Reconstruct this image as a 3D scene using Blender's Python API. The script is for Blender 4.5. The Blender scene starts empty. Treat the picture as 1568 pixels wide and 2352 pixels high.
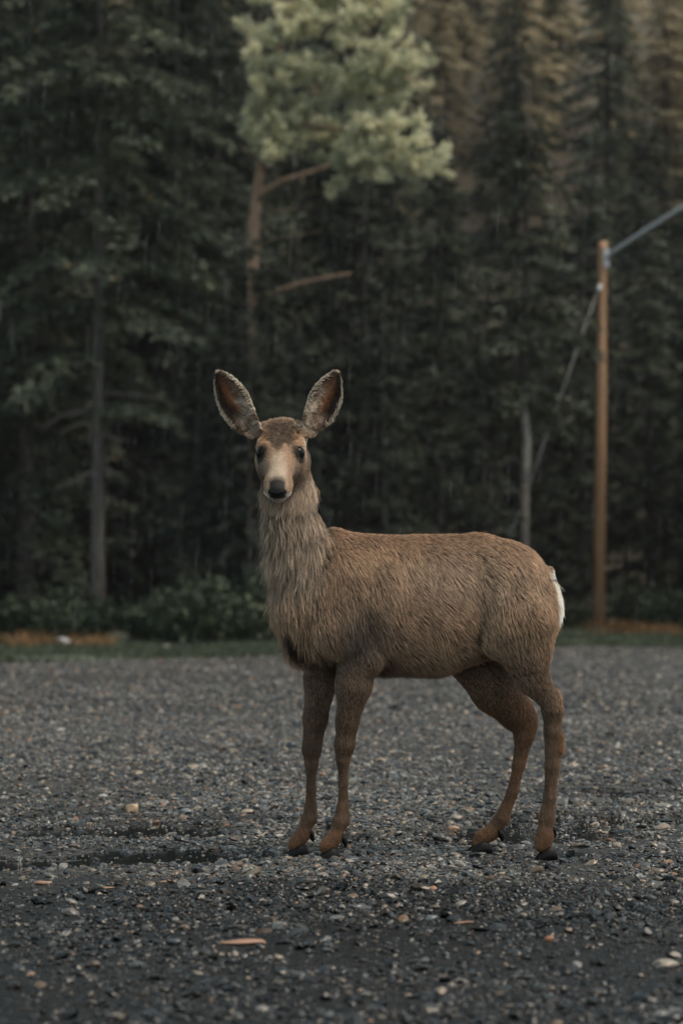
import bpy, math, random
import numpy as np
from mathutils import Vector, Matrix, kdtree

rng = np.random.default_rng(7)
random.seed(7)
SC = bpy.context.scene
COL = SC.collection
R = math.radians

# ------------------------------------------------------------------ camera, sky, sun, exposure
CAM_H = 0.672
PITCH = 2.085                      # degrees above level
cam_d = bpy.data.cameras.new('camera')
cam = bpy.data.objects.new('camera', cam_d)
COL.objects.link(cam)
cam.location = (0, 0, CAM_H)
cam.rotation_euler = (R(90 + PITCH), 0, 0)
cam_d.sensor_fit = 'VERTICAL'
cam_d.sensor_height = 36
cam_d.sensor_width = 24
cam_d.lens = 85
cam_d.clip_start = 0.05
cam_d.clip_end = 800
cam_d.dof.use_dof = True
cam_d.dof.focus_distance = 6.36
cam_d.dof.aperture_fstop = 4.0
SC.camera = cam

SUN_EL, SUN_AZ = 60.0, 112.0       # azimuth clockwise from +Y
world = bpy.data.worlds.new("World")
SC.world = world
world.use_nodes = True
wn = world.node_tree
wn.nodes.clear()
w_out = wn.nodes.new('ShaderNodeOutputWorld')
w_bg = wn.nodes.new('ShaderNodeBackground')
w_hs = wn.nodes.new('ShaderNodeHueSaturation')
w_sky = wn.nodes.new('ShaderNodeTexSky')
w_sky.sky_type = 'NISHITA'
w_sky.sun_disc = False
w_sky.sun_elevation = R(SUN_EL)
w_sky.sun_rotation = R(SUN_AZ)
w_sky.air_density = 1.0
w_sky.dust_density = 2.0
w_hs.inputs['Saturation'].default_value = 0.50
w_hs.inputs['Hue'].default_value = 0.447
wn.links.new(w_sky.outputs[0], w_hs.inputs['Color'])
wn.links.new(w_hs.outputs[0], w_bg.inputs['Color'])
w_bg.inputs['Strength'].default_value = 0.115
wn.links.new(w_bg.outputs[0], w_out.inputs['Surface'])

sun_d = bpy.data.lights.new('sun', 'SUN')
sun_d.energy = 2.0
sun_d.angle = R(35)
sun_d.color = (1.0, 0.84, 0.64)
sun = bpy.data.objects.new('sun', sun_d)
COL.objects.link(sun)
sdir = Vector((math.sin(R(SUN_AZ)) * math.cos(R(SUN_EL)), math.cos(R(SUN_AZ)) * math.cos(R(SUN_EL)), math.sin(R(SUN_EL))))
sun.rotation_euler = sdir.to_track_quat('Z', 'Y').to_euler()
sun.location = (8, -6, 10)

vs = SC.view_settings
vs.view_transform = 'Standard'
vs.look = 'None'
vs.exposure = 0.88
vs.gamma = 1
vs.use_curve_mapping = False
SC.render.engine = 'CYCLES'
SC.cycles.max_bounces = 6
SC.cycles.diffuse_bounces = 3
SC.cycles.glossy_bounces = 3
SC.cycles.transparent_max_bounces = 12
SC.cycles.use_denoising = True
try:
    SC.cycles_curves.shape = 'RIBBONS'
except Exception:
    pass

HAZE = .00019

# ------------------------------------------------------------------ helpers
FV = 85 / 36 * 2352.0              # focal length in units of the 1568 x 2352 survey of the view


def W(vx, vy, y):
    """World point on the plane at distance y seen at survey position (vx, vy)."""
    cx, cz = (vx - 784) / FV, (1176 - vy) / FV
    c, s = math.cos(R(PITCH)), math.sin(R(PITCH))
    dy, dz = c - s * cz, s + c * cz
    t = y / dy
    return np.array((cx * t, y, CAM_H + dz * t))


def tag(o, label=None, cat=None, group=None, kind=None):
    if label: o['label'] = label
    if cat: o['category'] = cat
    if group: o['group'] = group
    if kind: o['kind'] = kind
    return o


def empty(name, loc=(0, 0, 0), rz=0.0):
    o = bpy.data.objects.new(name, None)
    COL.objects.link(o)
    o.location = loc
    o.rotation_euler = (0, 0, rz)
    return o


def mesh(name, verts, faces, mat=None, smooth=True):
    me = bpy.data.meshes.new(name)
    verts = np.asarray(verts, dtype=np.float32)
    if isinstance(faces, np.ndarray):
        n, k = faces.shape
        me.vertices.add(len(verts))
        me.vertices.foreach_set('co', verts.ravel())
        me.loops.add(n * k)
        me.loops.foreach_set('vertex_index', faces.astype(np.int32).ravel())
        me.polygons.add(n)
        me.polygons.foreach_set('loop_start', np.arange(0, n * k, k, dtype=np.int32))
        me.update(calc_edges=True)
    else:
        me.from_pydata(verts.tolist(), [], faces)
    me.validate()
    if smooth:
        me.polygons.foreach_set('use_smooth', np.ones(len(me.polygons), dtype=bool))
    if mat: me.materials.append(mat)
    return me


def obj(name, me, parent=None):
    o = bpy.data.objects.new(name, me)
    COL.objects.link(o)
    if parent: o.parent = parent
    return o


def vcol(me, cols, name='col'):
    a = me.attributes.new(name, 'FLOAT_COLOR', 'POINT')
    c = np.ones((len(cols), 4), dtype=np.float32)
    c[:, :3] = cols
    a.data.foreach_set('color', c.ravel())


def tube(path, radii, seg=10, cap=True):
    path = np.asarray(path, float)
    n = len(path)
    vs_, fs_ = [], []
    up = np.array((0.13, 0.31, 0.94))
    for i in range(n):
        t = path[min(i + 1, n - 1)] - path[max(i - 1, 0)]
        t /= np.linalg.norm(t) + 1e-9
        if abs(t @ up) > .9: u = np.cross(t, (1, 0, 0))
        else: u = np.cross(t, up)
        u /= np.linalg.norm(u)
        w = np.cross(t, u)
        for k in range(seg):
            a = 2 * math.pi * k / seg
            vs_.append(path[i] + radii[i] * (math.cos(a) * u + math.sin(a) * w))
    for i in range(n - 1):
        for k in range(seg):
            k2 = (k + 1) % seg
            fs_.append((i * seg + k, i * seg + k2, (i + 1) * seg + k2, (i + 1) * seg + k))
    if cap:
        fs_.append(tuple(range(seg - 1, -1, -1)))
        fs_.append(tuple((n - 1) * seg + k for k in range(seg)))
    return vs_, fs_


def merge(parts):
    V, F = [], []
    for v, f in parts:
        b = len(V)
        V += list(v)
        F += [tuple(i + b for i in q) for q in f]
    return V, F


# ------------------------------------------------------------------ materials
def new_mat(name):
    m = bpy.data.materials.new(name)
    m.use_nodes = True
    nt = m.node_tree
    b = nt.nodes['Principled BSDF']
    return m, nt, b


def N(nt, t, **kw):
    n = nt.nodes.new(t)
    for k, v in kw.items():
        if k in n.inputs: n.inputs[k].default_value = v
        else: setattr(n, k, v)
    return n


def ramp(nt, stops):
    r = nt.nodes.new('ShaderNodeValToRGB')
    e = r.color_ramp.elements
    while len(e) < len(stops): e.new(0.5)
    for i, (p, c) in enumerate(stops):
        e[i].position = p
        e[i].color = (*c, 1)
    return r


def attr_mat(name, rough=.6, spec=.3, kind='GEOMETRY', gain=1.0, noise=None):
    m, nt, b = new_mat(name)
    a = N(nt, 'ShaderNodeAttribute', attribute_name='col', attribute_type=kind)
    b.inputs['Roughness'].default_value = rough
    b.inputs['Specular IOR Level'].default_value = spec
    nt.links.new(a.outputs['Color'], b.inputs['Base Color'])
    return m, nt, b


def bark_mat(name, c0, c1, scale=6.0):
    m, nt, b = new_mat(name)
    tc = N(nt, 'ShaderNodeTexCoord')
    mp = N(nt, 'ShaderNodeMapping')
    mp.inputs['Scale'].default_value = (scale, scale, scale * .25)
    nz = N(nt, 'ShaderNodeTexNoise', Scale=3.0, Detail=6.0)
    r = ramp(nt, [(.3, c0), (.7, c1)])
    bp = N(nt, 'ShaderNodeBump', Strength=.7, Distance=.05)
    nt.links.new(tc.outputs['Object'], mp.inputs[0])
    nt.links.new(mp.outputs[0], nz.inputs['Vector'])
    nt.links.new(nz.outputs['Fac'], r.inputs[0])
    nt.links.new(r.outputs[0], b.inputs['Base Color'])
    nt.links.new(nz.outputs['Fac'], bp.inputs['Height'])
    nt.links.new(bp.outputs[0], b.inputs['Normal'])
    b.inputs['Roughness'].default_value = .8
    return m


def flat_mat(name, c, rough=.6, spec=.4, metal=0.0):
    m, nt, b = new_mat(name)
    nz = N(nt, 'ShaderNodeTexNoise', Scale=40.0, Detail=4.0)
    r = ramp(nt, [(.3, tuple(x * .75 for x in c)), (.7, tuple(min(1, x * 1.2) for x in c))])
    nt.links.new(nz.outputs['Fac'], r.inputs[0])
    nt.links.new(r.outputs[0], b.inputs['Base Color'])
    b.inputs['Roughness'].default_value = rough
    b.inputs['Specular IOR Level'].default_value = spec
    b.inputs['Metallic'].default_value = metal
    return m


def foliage_mat(name, c_dark, c_light, hue_rand=.25, transl=.2):
    """Per-spray variation comes from the col attribute (r channel), per-tree variation from Object Info."""
    m, nt, b = new_mat(name)
    a = N(nt, 'ShaderNodeAttribute', attribute_name='col')
    oi = N(nt, 'ShaderNodeObjectInfo')
    r = ramp(nt, [(0, c_dark), (.75, c_light), (.93, c_light), (1.0, (c_light[0] * 2.0, c_light[1] * 1.1, c_light[2] * .7))])
    hs = N(nt, 'ShaderNodeHueSaturation')
    mr = N(nt, 'ShaderNodeMapRange')
    mr.inputs['To Min'].default_value = 1 - hue_rand
    mr.inputs['To Max'].default_value = 1 + hue_rand
    nt.links.new(oi.outputs['Random'], mr.inputs['Value'])
    nt.links.new(mr.outputs[0], hs.inputs['Value'])
    nt.links.new(a.outputs['Color'], r.inputs[0])
    nt.links.new(r.outputs[0], hs.inputs['Color'])
    nt.links.new(hs.outputs[0], b.inputs['Base Color'])
    b.inputs['Roughness'].default_value = .55
    b.inputs['Specular IOR Level'].default_value = .25
    tl = N(nt, 'ShaderNodeBsdfTranslucent')
    ms = N(nt, 'ShaderNodeMixShader')
    ms.inputs[0].default_value = transl
    nt.links.new(hs.outputs[0], tl.inputs['Color'])
    nt.links.new(b.outputs[0], ms.inputs[1])
    nt.links.new(tl.outputs[0], ms.inputs[2])
    nt.links.new(ms.outputs[0], nt.nodes['Material Output'].inputs['Surface'])
    return m


M_SPRUCE = foliage_mat('spruce_needles', (.016, .026, .022), (.108, .128, .090))
M_SHADED = foliage_mat('shaded_needles', (.007, .011, .010), (.034, .044, .033))  # darker needle copy: shade of the lower forest put into the colour
M_OLIVE = foliage_mat('olive_needles', (.085, .082, .058), (.50, .445, .31))  # olive raised paler, haze over the hillside partly put into the colour
M_PALE = foliage_mat('pale_needles', (.35, .375, .25), (.67, .66, .465), .05, .48)
M_BUSH = foliage_mat('bush_leaves', (.02, .032, .02), (.055, .075, .04))
M_BARK = bark_mat('grey_bark', (.03, .027, .024), (.085, .076, .066))
M_BARK_DARK = bark_mat('dark_bark', (.025, .02, .017), (.06, .05, .042))
M_BARK_ORANGE = bark_mat('orange_bark', (.10, .06, .038), (.30, .195, .125))
M_BARK_PALE = bark_mat('pale_bark', (.12, .11, .098), (.30, .275, .245))
M_TWIG = bark_mat('dead_twig', (.06, .05, .043), (.14, .12, .10))

# ------------------------------------------------------------------ terrain
PUDDLES = [  # x, y, half width, half depth
    (-.86, 6.20, .34, .11), (-.42, 6.42, .24, .13), (-.62, 7.05, .36, .16), (-.34, 7.38, .26, .13),
    (.20, 6.90, .34, .20), (.80, 7.40, .46, .26), (.62, 6.95, .26, .15), (1.10, 8.45, .46, .30), (-.14, 6.52, .20, .14), (-1.0, 7.6, .3, .2)]
WATER_Z = -.001
HOOVES = []


def vnoise(x, y, seed=0):
    """Smooth value noise by hashed lattice."""
    xi, yi = np.floor(x).astype(np.int64), np.floor(y).astype(np.int64)
    xf, yf = x - xi, y - yi
    u, v = xf * xf * (3 - 2 * xf), yf * yf * (3 - 2 * yf)

    def h(a, b):
        n = (a * 374761393 + b * 668265263 + seed * 1442695041) & 0x7fffffff
        n = ((n ^ (n >> 13)) * 1274126177) & 0x7fffffff
        return ((n ^ (n >> 16)) & 0xffff) / 65535.0
    return (h(xi, yi) * (1 - u) + h(xi + 1, yi) * u) * (1 - v) + (h(xi, yi + 1) * (1 - u) + h(xi + 1, yi + 1) * u) * v


def grit_shade_at(x, y):  # near ground mask: finer stones and painted foreground shade
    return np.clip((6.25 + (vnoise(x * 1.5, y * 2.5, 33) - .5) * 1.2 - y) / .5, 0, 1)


def lot_edge(x):
    return 25.4 + (x + 3.6) * 1.27


def ground_h(x, y):
    x, y = np.asarray(x, float), np.asarray(y, float)
    h = (vnoise(x * 1.7, y * 1.7, 1) - .5) * .012 + (vnoise(x * 6, y * 6, 2) - .5) * .006 + (vnoise(x * 17, y * 17, 5) - .5) * .004
    near = np.clip((14 - y) / 4, .25, 1)
    h = h * near + .003
    for px, py, sx, sy in PUDDLES:
        g = np.exp(-(((x - px) / sx) ** 2 + ((y - py) / sy) ** 2))
        h = h - g * .042 * np.clip(vnoise(x * 7, y * 11, 61) * 1.5 - .15, 0, 1)
    far = np.clip((y - 30) / 12, 0, 1)
    h = h + far * (vnoise(x * .4, y * .4, 3) - .5) * .25
    hill = np.clip(y - 58, 0, None)
    h = h + hill * .48 * np.clip(hill / 20, 0, 1) + hill * .0
    h = h + np.clip(hill, 0, 1) * (vnoise(x * .12, y * .12, 4) - .5) * 1.5
    return h


def sheet(name, xs, ys, mat, dz=0.0, keep=None):
    X, Y = np.meshgrid(xs, ys)
    Z = ground_h(X, Y) + dz
    V = np.stack([X, Y, Z], -1).reshape(-1, 3)
    nx, ny = len(xs), len(ys)
    i = np.arange(ny - 1)[:, None] * nx + np.arange(nx - 1)[None]
    F = np.stack([i, i + 1, i + nx + 1, i + nx], -1).reshape(-1, 4)
    if keep is not None:
        c = V[F].mean(1)
        F = F[keep(c[:, 0], c[:, 1])]
    used = np.unique(F)
    m = np.full(len(V), -1)
    m[used] = np.arange(len(used))
    return mesh(name, V[used], m[F], mat)


# soil of forest
m_soil, nt, b = new_mat('forest_soil')
tc = N(nt, 'ShaderNodeTexCoord')
nz = N(nt, 'ShaderNodeTexNoise', Scale=1.3, Detail=8.0)
r_ = ramp(nt, [(.3, (.02, .016, .012)), (.5, (.045, .036, .024)), (.7, (.04, .05, .026))])
nt.links.new(tc.outputs['Object'], nz.inputs['Vector'])
nt.links.new(nz.outputs['Fac'], r_.inputs[0])
nt.links.new(r_.outputs[0], b.inputs['Base Color'])
b.inputs['Roughness'].default_value = .9

# wet gravel matrix
m_lot, nt, b = new_mat('wet_gravel')
tc = N(nt, 'ShaderNodeTexCoord')
vo = N(nt, 'ShaderNodeTexVoronoi', Scale=95.0, Randomness=1.0)
vo2 = N(nt, 'ShaderNodeTexVoronoi', Scale=260.0)
nz = N(nt, 'ShaderNodeTexNoise', Scale=1.1, Detail=5.0)
sep = N(nt, 'ShaderNodeSeparateColor')
r_ = ramp(nt, [(0, (.012, .014, .016)), (.35, (.045, .048, .050)), (.62, (.085, .085, .082)), (.8, (.13, .12, .108)), (.92, (.16, .115, .08)), (1, (.2, .19, .175))])
mixp = N(nt, 'ShaderNodeMix', data_type='RGBA', blend_type='MULTIPLY')
rp = ramp(nt, [(.3, (.20, .21, .21)), (.7, (.58, .57, .54))])
mixp.inputs[0].default_value = 1
bp = N(nt, 'ShaderNodeBump', Strength=1.0, Distance=.006)
bp2 = N(nt, 'ShaderNodeBump', Strength=.8, Distance=.002)
rr = N(nt, 'ShaderNodeMapRange')
rr.inputs['To Min'].default_value = .28
rr.inputs['To Max'].default_value = .6
for q in (vo, vo2, nz): nt.links.new(tc.outputs['Object'], q.inputs['Vector'])
nt.links.new(vo.outputs['Color'], sep.inputs[0])
nt.links.new(sep.outputs[0], r_.inputs[0])
nt.links.new(nz.outputs['Fac'], rp.inputs[0])
nt.links.new(r_.outputs[0], mixp.inputs[6])
nt.links.new(rp.outputs[0], mixp.inputs[7])
near_tone = N(nt, 'ShaderNodeAttribute', attribute_name='col')  # darkening factor of the near lot, foreground shade included
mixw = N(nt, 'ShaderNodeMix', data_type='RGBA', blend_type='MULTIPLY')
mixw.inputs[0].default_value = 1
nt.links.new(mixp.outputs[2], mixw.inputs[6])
nt.links.new(near_tone.outputs['Color'], mixw.inputs[7])
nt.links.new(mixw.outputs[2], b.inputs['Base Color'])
inv = N(nt, 'ShaderNodeMath', operation='SUBTRACT')
inv.inputs[0].default_value = 1
nt.links.new(vo.outputs['Distance'], inv.inputs[1])
nt.links.new(inv.outputs[0], bp.inputs['Height'])
nt.links.new(vo2.outputs['Distance'], bp2.inputs['Height'])
nt.links.new(bp2.outputs[0], bp.inputs['Normal'])
nt.links.new(bp.outputs[0], b.inputs['Normal'])
nt.links.new(sep.outputs[1], rr.inputs['Value'])
nt.links.new(rr.outputs[0], b.inputs['Roughness'])
b.inputs['Specular IOR Level'].default_value = .18

xs_far = np.concatenate([np.arange(-90, -8, 4.0), np.arange(-8, 8.01, .5), np.arange(12, 91, 4.0)])
ys_far = np.concatenate([np.arange(-30, 2, 4.0), np.arange(2, 60, .8), np.arange(60, 151, 4.0)])
tag(obj('ground', sheet('ground', xs_far, ys_far, m_soil, -.06)), kind='structure')


def spread(lo, hi, fine, s0, s1, grow=1.12):
    out = [lo]
    return out


xs = np.concatenate([-np.cumsum(.03 * 1.12 ** np.arange(1, 46))[::-1] - 1.7, np.arange(-1.7, 1.7, .028), np.cumsum(.03 * 1.12 ** np.arange(0, 46)) + 1.7])
xs = xs[(xs > -22) & (xs < 22)]
ys = np.concatenate([np.arange(-6, 3, .5), np.arange(3, 9.2, .024), 9.2 + np.cumsum(.03 * 1.035 ** np.arange(0, 104))])
lot = sheet('gravel_lot', xs, ys, m_lot, 0, lambda x, y: y < lot_edge(x) + (vnoise(x * .8, y * 3, 9) - .5) * 1.6)
lv = np.empty(len(lot.vertices) * 3, np.float32)
lot.vertices.foreach_get('co', lv)
lv = lv.reshape(-1, 3)
# near lot darkened: fine packed gravel plus foreground shade painted into the colour
vcol(lot, np.repeat((1 - .80 * grit_shade_at(lv[:, 0], lv[:, 1]))[:, None], 3, 1))
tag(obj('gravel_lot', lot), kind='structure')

# grass verge soil
m_verge, nt, b = new_mat('verge_soil')
nz = N(nt, 'ShaderNodeTexNoise', Scale=2.2, Detail=8.0)
tc = N(nt, 'ShaderNodeTexCoord')
r_ = ramp(nt, [(.35, (.03, .036, .026)), (.6, (.05, .066, .040)), (.75, (.075, .062, .04))])
nt.links.new(tc.outputs['Object'], nz.inputs['Vector'])
nt.links.new(nz.outputs['Fac'], r_.inputs[0])
nt.links.new(r_.outputs[0], b.inputs['Base Color'])
b.inputs['Roughness'].default_value = .8
tag(obj('verge', sheet('verge', np.arange(-30, 30.1, .4), np.arange(-8, 62, .4), m_verge, -.012,
                       lambda x, y: (y > lot_edge(x) - 1.5) & (y < 46 + (vnoise(x * .5, y * .5, 8) - .5) * 5))), kind='structure')

# puddles: level water in the hollows of the lot
m_water, nt, b = new_mat('puddle_water')
b.inputs['Base Color'].default_value = (.012, .013, .014, 1)
b.inputs['Roughness'].default_value = .06
b.inputs['Specular IOR Level'].default_value = .5
nz = N(nt, 'ShaderNodeTexNoise', Scale=60.0, Detail=2.0)
bp = N(nt, 'ShaderNodeBump', Strength=.12, Distance=.002)
nt.links.new(nz.outputs['Fac'], bp.inputs['Height'])
nt.links.new(bp.outputs[0], b.inputs['Normal'])
for k, (px, py, sx, sy) in enumerate(PUDDLES):
    nseg = 36
    V = [(px, py, WATER_Z - k * .0006)] + [(px + math.cos(2 * math.pi * j / nseg) * sx * 1.35, py + math.sin(2 * math.pi * j / nseg) * sy * 1.45, WATER_Z - k * .0006) for j in range(nseg)]
    F = [(0, 1 + j, 1 + (j + 1) % nseg) for j in range(nseg)]
    tag(obj('puddle', mesh('puddle', V, F, m_water)), kind='structure')

# ------------------------------------------------------------------ forest
TREES = []


def sprays(base, dirs, L, Wd, col, nrm_jit=.5, fan=2):
    """Small kite-shaped needle sprays: base (n,3), dirs (n,3) unit, L, Wd (n,)."""
    n = len(base)
    up = rng.normal(size=(n, 3)) * nrm_jit + np.array((0, 0, 1.0))
    side = np.cross(dirs, up)
    side /= np.linalg.norm(side, axis=1)[:, None] + 1e-9
    nor = np.cross(side, dirs)
    V, F, C = [], [], []
    off = 0
    for f in range(fan):
        ang = (f - (fan - 1) / 2) * .9
        d = dirs * math.cos(ang) + side * math.sin(ang) + nor * rng.normal(0, .2, (n, 1))
        d /= np.linalg.norm(d, axis=1)[:, None]
        s = np.cross(d, nor)
        l = (L * rng.uniform(.7, 1.1, n))[:, None]
        w = (Wd * rng.uniform(.7, 1.2, n))[:, None]
        a = base
        t = base + d * l
        mid = base + d * l * .45 + nor * l * .08
        p = np.stack([a, mid + s * w, t, mid - s * w], 1).reshape(-1, 3)
        V.append(p)
        i = off + np.arange(n)[:, None] * 4
        F.append(np.concatenate([i, i + 1, i + 2, i + 3], 1))
        C.append(np.repeat(col, 4))
        off += 4 * n
    return np.concatenate(V), np.concatenate(F), np.concatenate(C)


def conifer_mesh(seed, H, bare, rmax, nbr, mat, thin_low=.5, dens=1.0):
    """Layered spruce crown: drooping boughs in uneven tiers, each bough carrying many needle sprays."""
    global rng
    keep = rng
    rng = np.random.default_rng(seed)
    bases, dirs, Ls, Ws, cs = [], [], [], [], []
    z, i = bare, 0
    while z < H - .25:
        f = (z - bare) / (H - bare)
        prof = (1 - f) ** .72 * (.6 + .4 * min(1, f / .18))
        nb_ = int(rng.integers(4, 7)) if f < .75 else 4
        for q in range(nb_):
            i += 1
            if f < .3 and rng.uniform() < thin_low * (1 - f / .3): continue
            L = rmax * prof * rng.uniform(.5, 1.15) + .18
            az = i * 2.399 + rng.normal(0, .35)
            nn = int((10 + L * L * 30) * dens)
            t = rng.uniform(.03, 1, nn) ** .75
            droop = rng.uniform(.22, .60)
            lift = rng.uniform(-.05, .18)
            out = np.array((math.cos(az), math.sin(az), 0))
            sd = np.array((-math.sin(az), math.cos(az), 0))
            wid = .42 * L * np.sqrt(t) * (1.12 - t) + .05
            lat = rng.uniform(-1, 1, nn) * wid
            p = out[None] * (t * L)[:, None] + sd[None] * lat[:, None]
            p[:, 2] += z + rng.normal(0, .20) + lift * L * t - droop * L * t * t - np.abs(lat) * .30 + rng.normal(0, .03, nn)
            d = out[None] * .8 + sd[None] * (np.sign(lat) * .55 + rng.normal(0, .3, nn))[:, None]
            d[:, 2] -= rng.uniform(.05, .55, nn)
            d /= np.linalg.norm(d, axis=1)[:, None]
            tone = np.clip(rng.normal(.35, .17) + t * .35 + rng.normal(0, .10, nn), 0, .93)
            tone[rng.uniform(0, 1, nn) < (.03 if rng.uniform() < .12 else .003)] = 1.0
            bases.append(p); dirs.append(d); cs.append(tone)
            Ls.append(rng.uniform(.14, .28, nn)); Ws.append(rng.uniform(.022, .042, nn))
        z += rng.uniform(.32, .60) * (1 - .45 * f)
    V, F, C = sprays(np.concatenate(bases), np.concatenate(dirs), np.concatenate(Ls), np.concatenate(Ws), np.concatenate(cs), .35, 2)
    me = mesh('crown', V, F, mat)
    vcol(me, np.repeat(C[:, None], 3, 1))
    rng = keep
    return me


def trunk_mesh(seed, H, r0, mat, lean=.1):
    r2 = np.random.default_rng(seed)
    n = 12
    ph = r2.uniform(0, 6, 2)
    path = [(lean * .3 * math.sin(ph[0] + 3 * t) * t, lean * .3 * math.sin(ph[1] + 2.5 * t) * t, -.5 + (H + .5) * t) for t in np.linspace(0, 1, n)]
    rad = [r0 * (1.25 if i == 0 else 1) * (1 - .93 * t) for i, t in enumerate(np.linspace(0, 1, n))]
    v, f = tube(path, rad, 10)
    return mesh('trunk', v, f, mat)


VAR = []
for s, H, bare, rm, nb, mat, tl in [(11, 17, 1.2, 2.7, 300, M_SPRUCE, .5), (12, 15, .6, 2.3, 270, M_SHADED, .2), (13, 19, 3.2, 2.9, 300, M_SHADED, .7),
                                    (14, 14, .5, 2.0, 250, M_OLIVE, .1), (15, 16, 1.5, 2.3, 270, M_SPRUCE, .4), (16, 11.5, .3, 1.9, 230, M_SHADED, .0)]:
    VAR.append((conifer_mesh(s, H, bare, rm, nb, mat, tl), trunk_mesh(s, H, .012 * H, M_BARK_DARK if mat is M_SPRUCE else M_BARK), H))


def place_tree(var, x, y, rz, label, group=None, sc=1.0, name='spruce_tree', trunk_me=None):
    cm, tm, H = VAR[var]
    t = empty(name, (x, y, float(ground_h(x, y)) - .05), rz)
    t.scale = (sc, sc, sc)
    obj('trunk', trunk_me or tm, t)
    obj('crown', cm, t)
    tag(t, label, 'tree', group)
    TREES.append((x, y))
    return t


def vx_at(vx, y):
    return (vx - 784) / FV * y


# front row, left: tall spruce with a long bare trunk and dead lower limbs
Y1 = 44.0
t1 = empty('spruce_tree', (vx_at(226, Y1), Y1, float(ground_h(vx_at(226, Y1), Y1)) - .05))
tag(t1, 'tall spruce at left with a bare grey trunk and broken dead lower branches', 'tree')
obj('trunk', trunk_mesh(21, 19, .145, M_BARK, .25), t1)
obj('crown', conifer_mesh(22, 20, 4.6, 2.9, 230, M_SPRUCE, .55, 1.0), t1)
k1 = Y1 / FV
for (a0, b0, pts) in [(0, 0, [(226, 905), (195, 945), (140, 955), (95, 990)]), (0, 0, [(226, 985), (190, 972), (140, 990)]), (0, 0, [(235, 905), (300, 905), (360, 915), (420, 940)]),
                      (0, 0, [(220, 1080), (180, 1100), (120, 1125)]), (0, 0, [(238, 1000), (270, 1010), (300, 1012)]), (0, 0, [(238, 960), (290, 935), (360, 930)]), (0, 0, [(238, 1075), (262, 1088), (285, 1092)])]:
    base = np.array(t1.location)
    path = [W(px, py, Y1 - .12 * j) - base for j, (px, py) in enumerate(pts)]
    v, f = tube(path, np.linspace(.045, .012, len(path)), 6)
    obj('dead_branch', mesh('dead_branch', v, f, M_TWIG), t1)
TREES.append((t1.location.x, Y1))

# slender tree with a pale bare lower trunk near the pole
Y2 = 45.0
x2 = vx_at(1203, Y2)
t2 = empty('fir_tree', (x2, Y2, float(ground_h(x2, Y2)) - .05))
tag(t2, 'slender fir with a pale bare lower trunk behind the guy wire', 'tree')
for nm, mt, pts in (('trunk', M_BARK_DARK, [(1201, 936, .074), (1204, 700, .06), (1210, 450, .04), (1214, 190, .01)]),
                    ('bare_stem', M_BARK_PALE, [(1204, 1110, .086), (1207, 1060, .085), (1209, 1015, .082), (1205, 970, .076), (1201, 936, .074)]),
                    ('lower_trunk', M_BARK, [(1203, 1440, .11), (1203, 1250, .092), (1204, 1110, .086)])):
    v, f = tube([W(px, py, Y2) - np.array(t2.location) for px, py, _ in pts], [q[2] for q in pts], 10)
    obj(nm, mesh(nm, v, f, mt), t2)
obj('crown', conifer_mesh(24, 10.3, 4.1, 1.6, 200, M_SPRUCE, .3, 1.1), t2)
TREES.append((x2, Y2))

# pale pine with billowing clumps and an exposed orange trunk
Y3 = 42.0
b3 = W(578, 1440, Y3)
b3[2] = float(ground_h(b3[0], Y3)) - .05
t3 = empty('pine_tree', b3)
tag(t3, 'pale green pine with billowing needle clumps and orange exposed upper trunk', 'tree')


def loc3(px, py, dy=0.0):
    return W(px, py, Y3 + dy) - b3


v, f = tube([loc3(572, 1440), loc3(574, 1100), loc3(576, 680), loc3(582, 590), loc3(584, 500), loc3(592, 440), loc3(600, 370), loc3(612, 260), loc3(640, 120), loc3(680, -60), loc3(700, -300)],
            [.15, .13, .10, .105, .10, .10, .075, .085, .07, .05, .02], 10)
obj('trunk', mesh('trunk', v, f, M_BARK_ORANGE), t3)
for pts, r0 in [([(590, 465, 0), (605, 440, -.2), (650, 415, -.5), (700, 400, -.7), (745, 385, -.9), (830, 350, -1.1)], .07),
                ([(580, 690, .3), (640, 668, -.3), (700, 648, -.6), (760, 636, -.8), (805, 628, -1.0)], .055),
                ([(598, 490, 0), (640, 486, -.3), (690, 472, -.5)], .018), ([(585, 570, 0), (630, 548, -.2), (690, 540, -.4), (740, 528, -.5)], .014),
                ([(608, 300, 0), (700, 285, -.5), (800, 300, -.8), (900, 310, -1)], .05), ([(625, 200, 0), (740, 140, -.6), (850, 80, -.9)], .05),
                ([(625, 180, 0), (580, 120, -.4), (560, 60, -.6)], .04), ([(600, 370, 0), (570, 350, -.3), (550, 330, -.4)], .03)]:
    v, f = tube([loc3(*p) for p in pts], np.linspace(r0, r0 * .45, len(pts)), 7)
    obj('branch', mesh('branch', v, f, M_BARK_ORANGE), t3)
clumps = []
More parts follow.
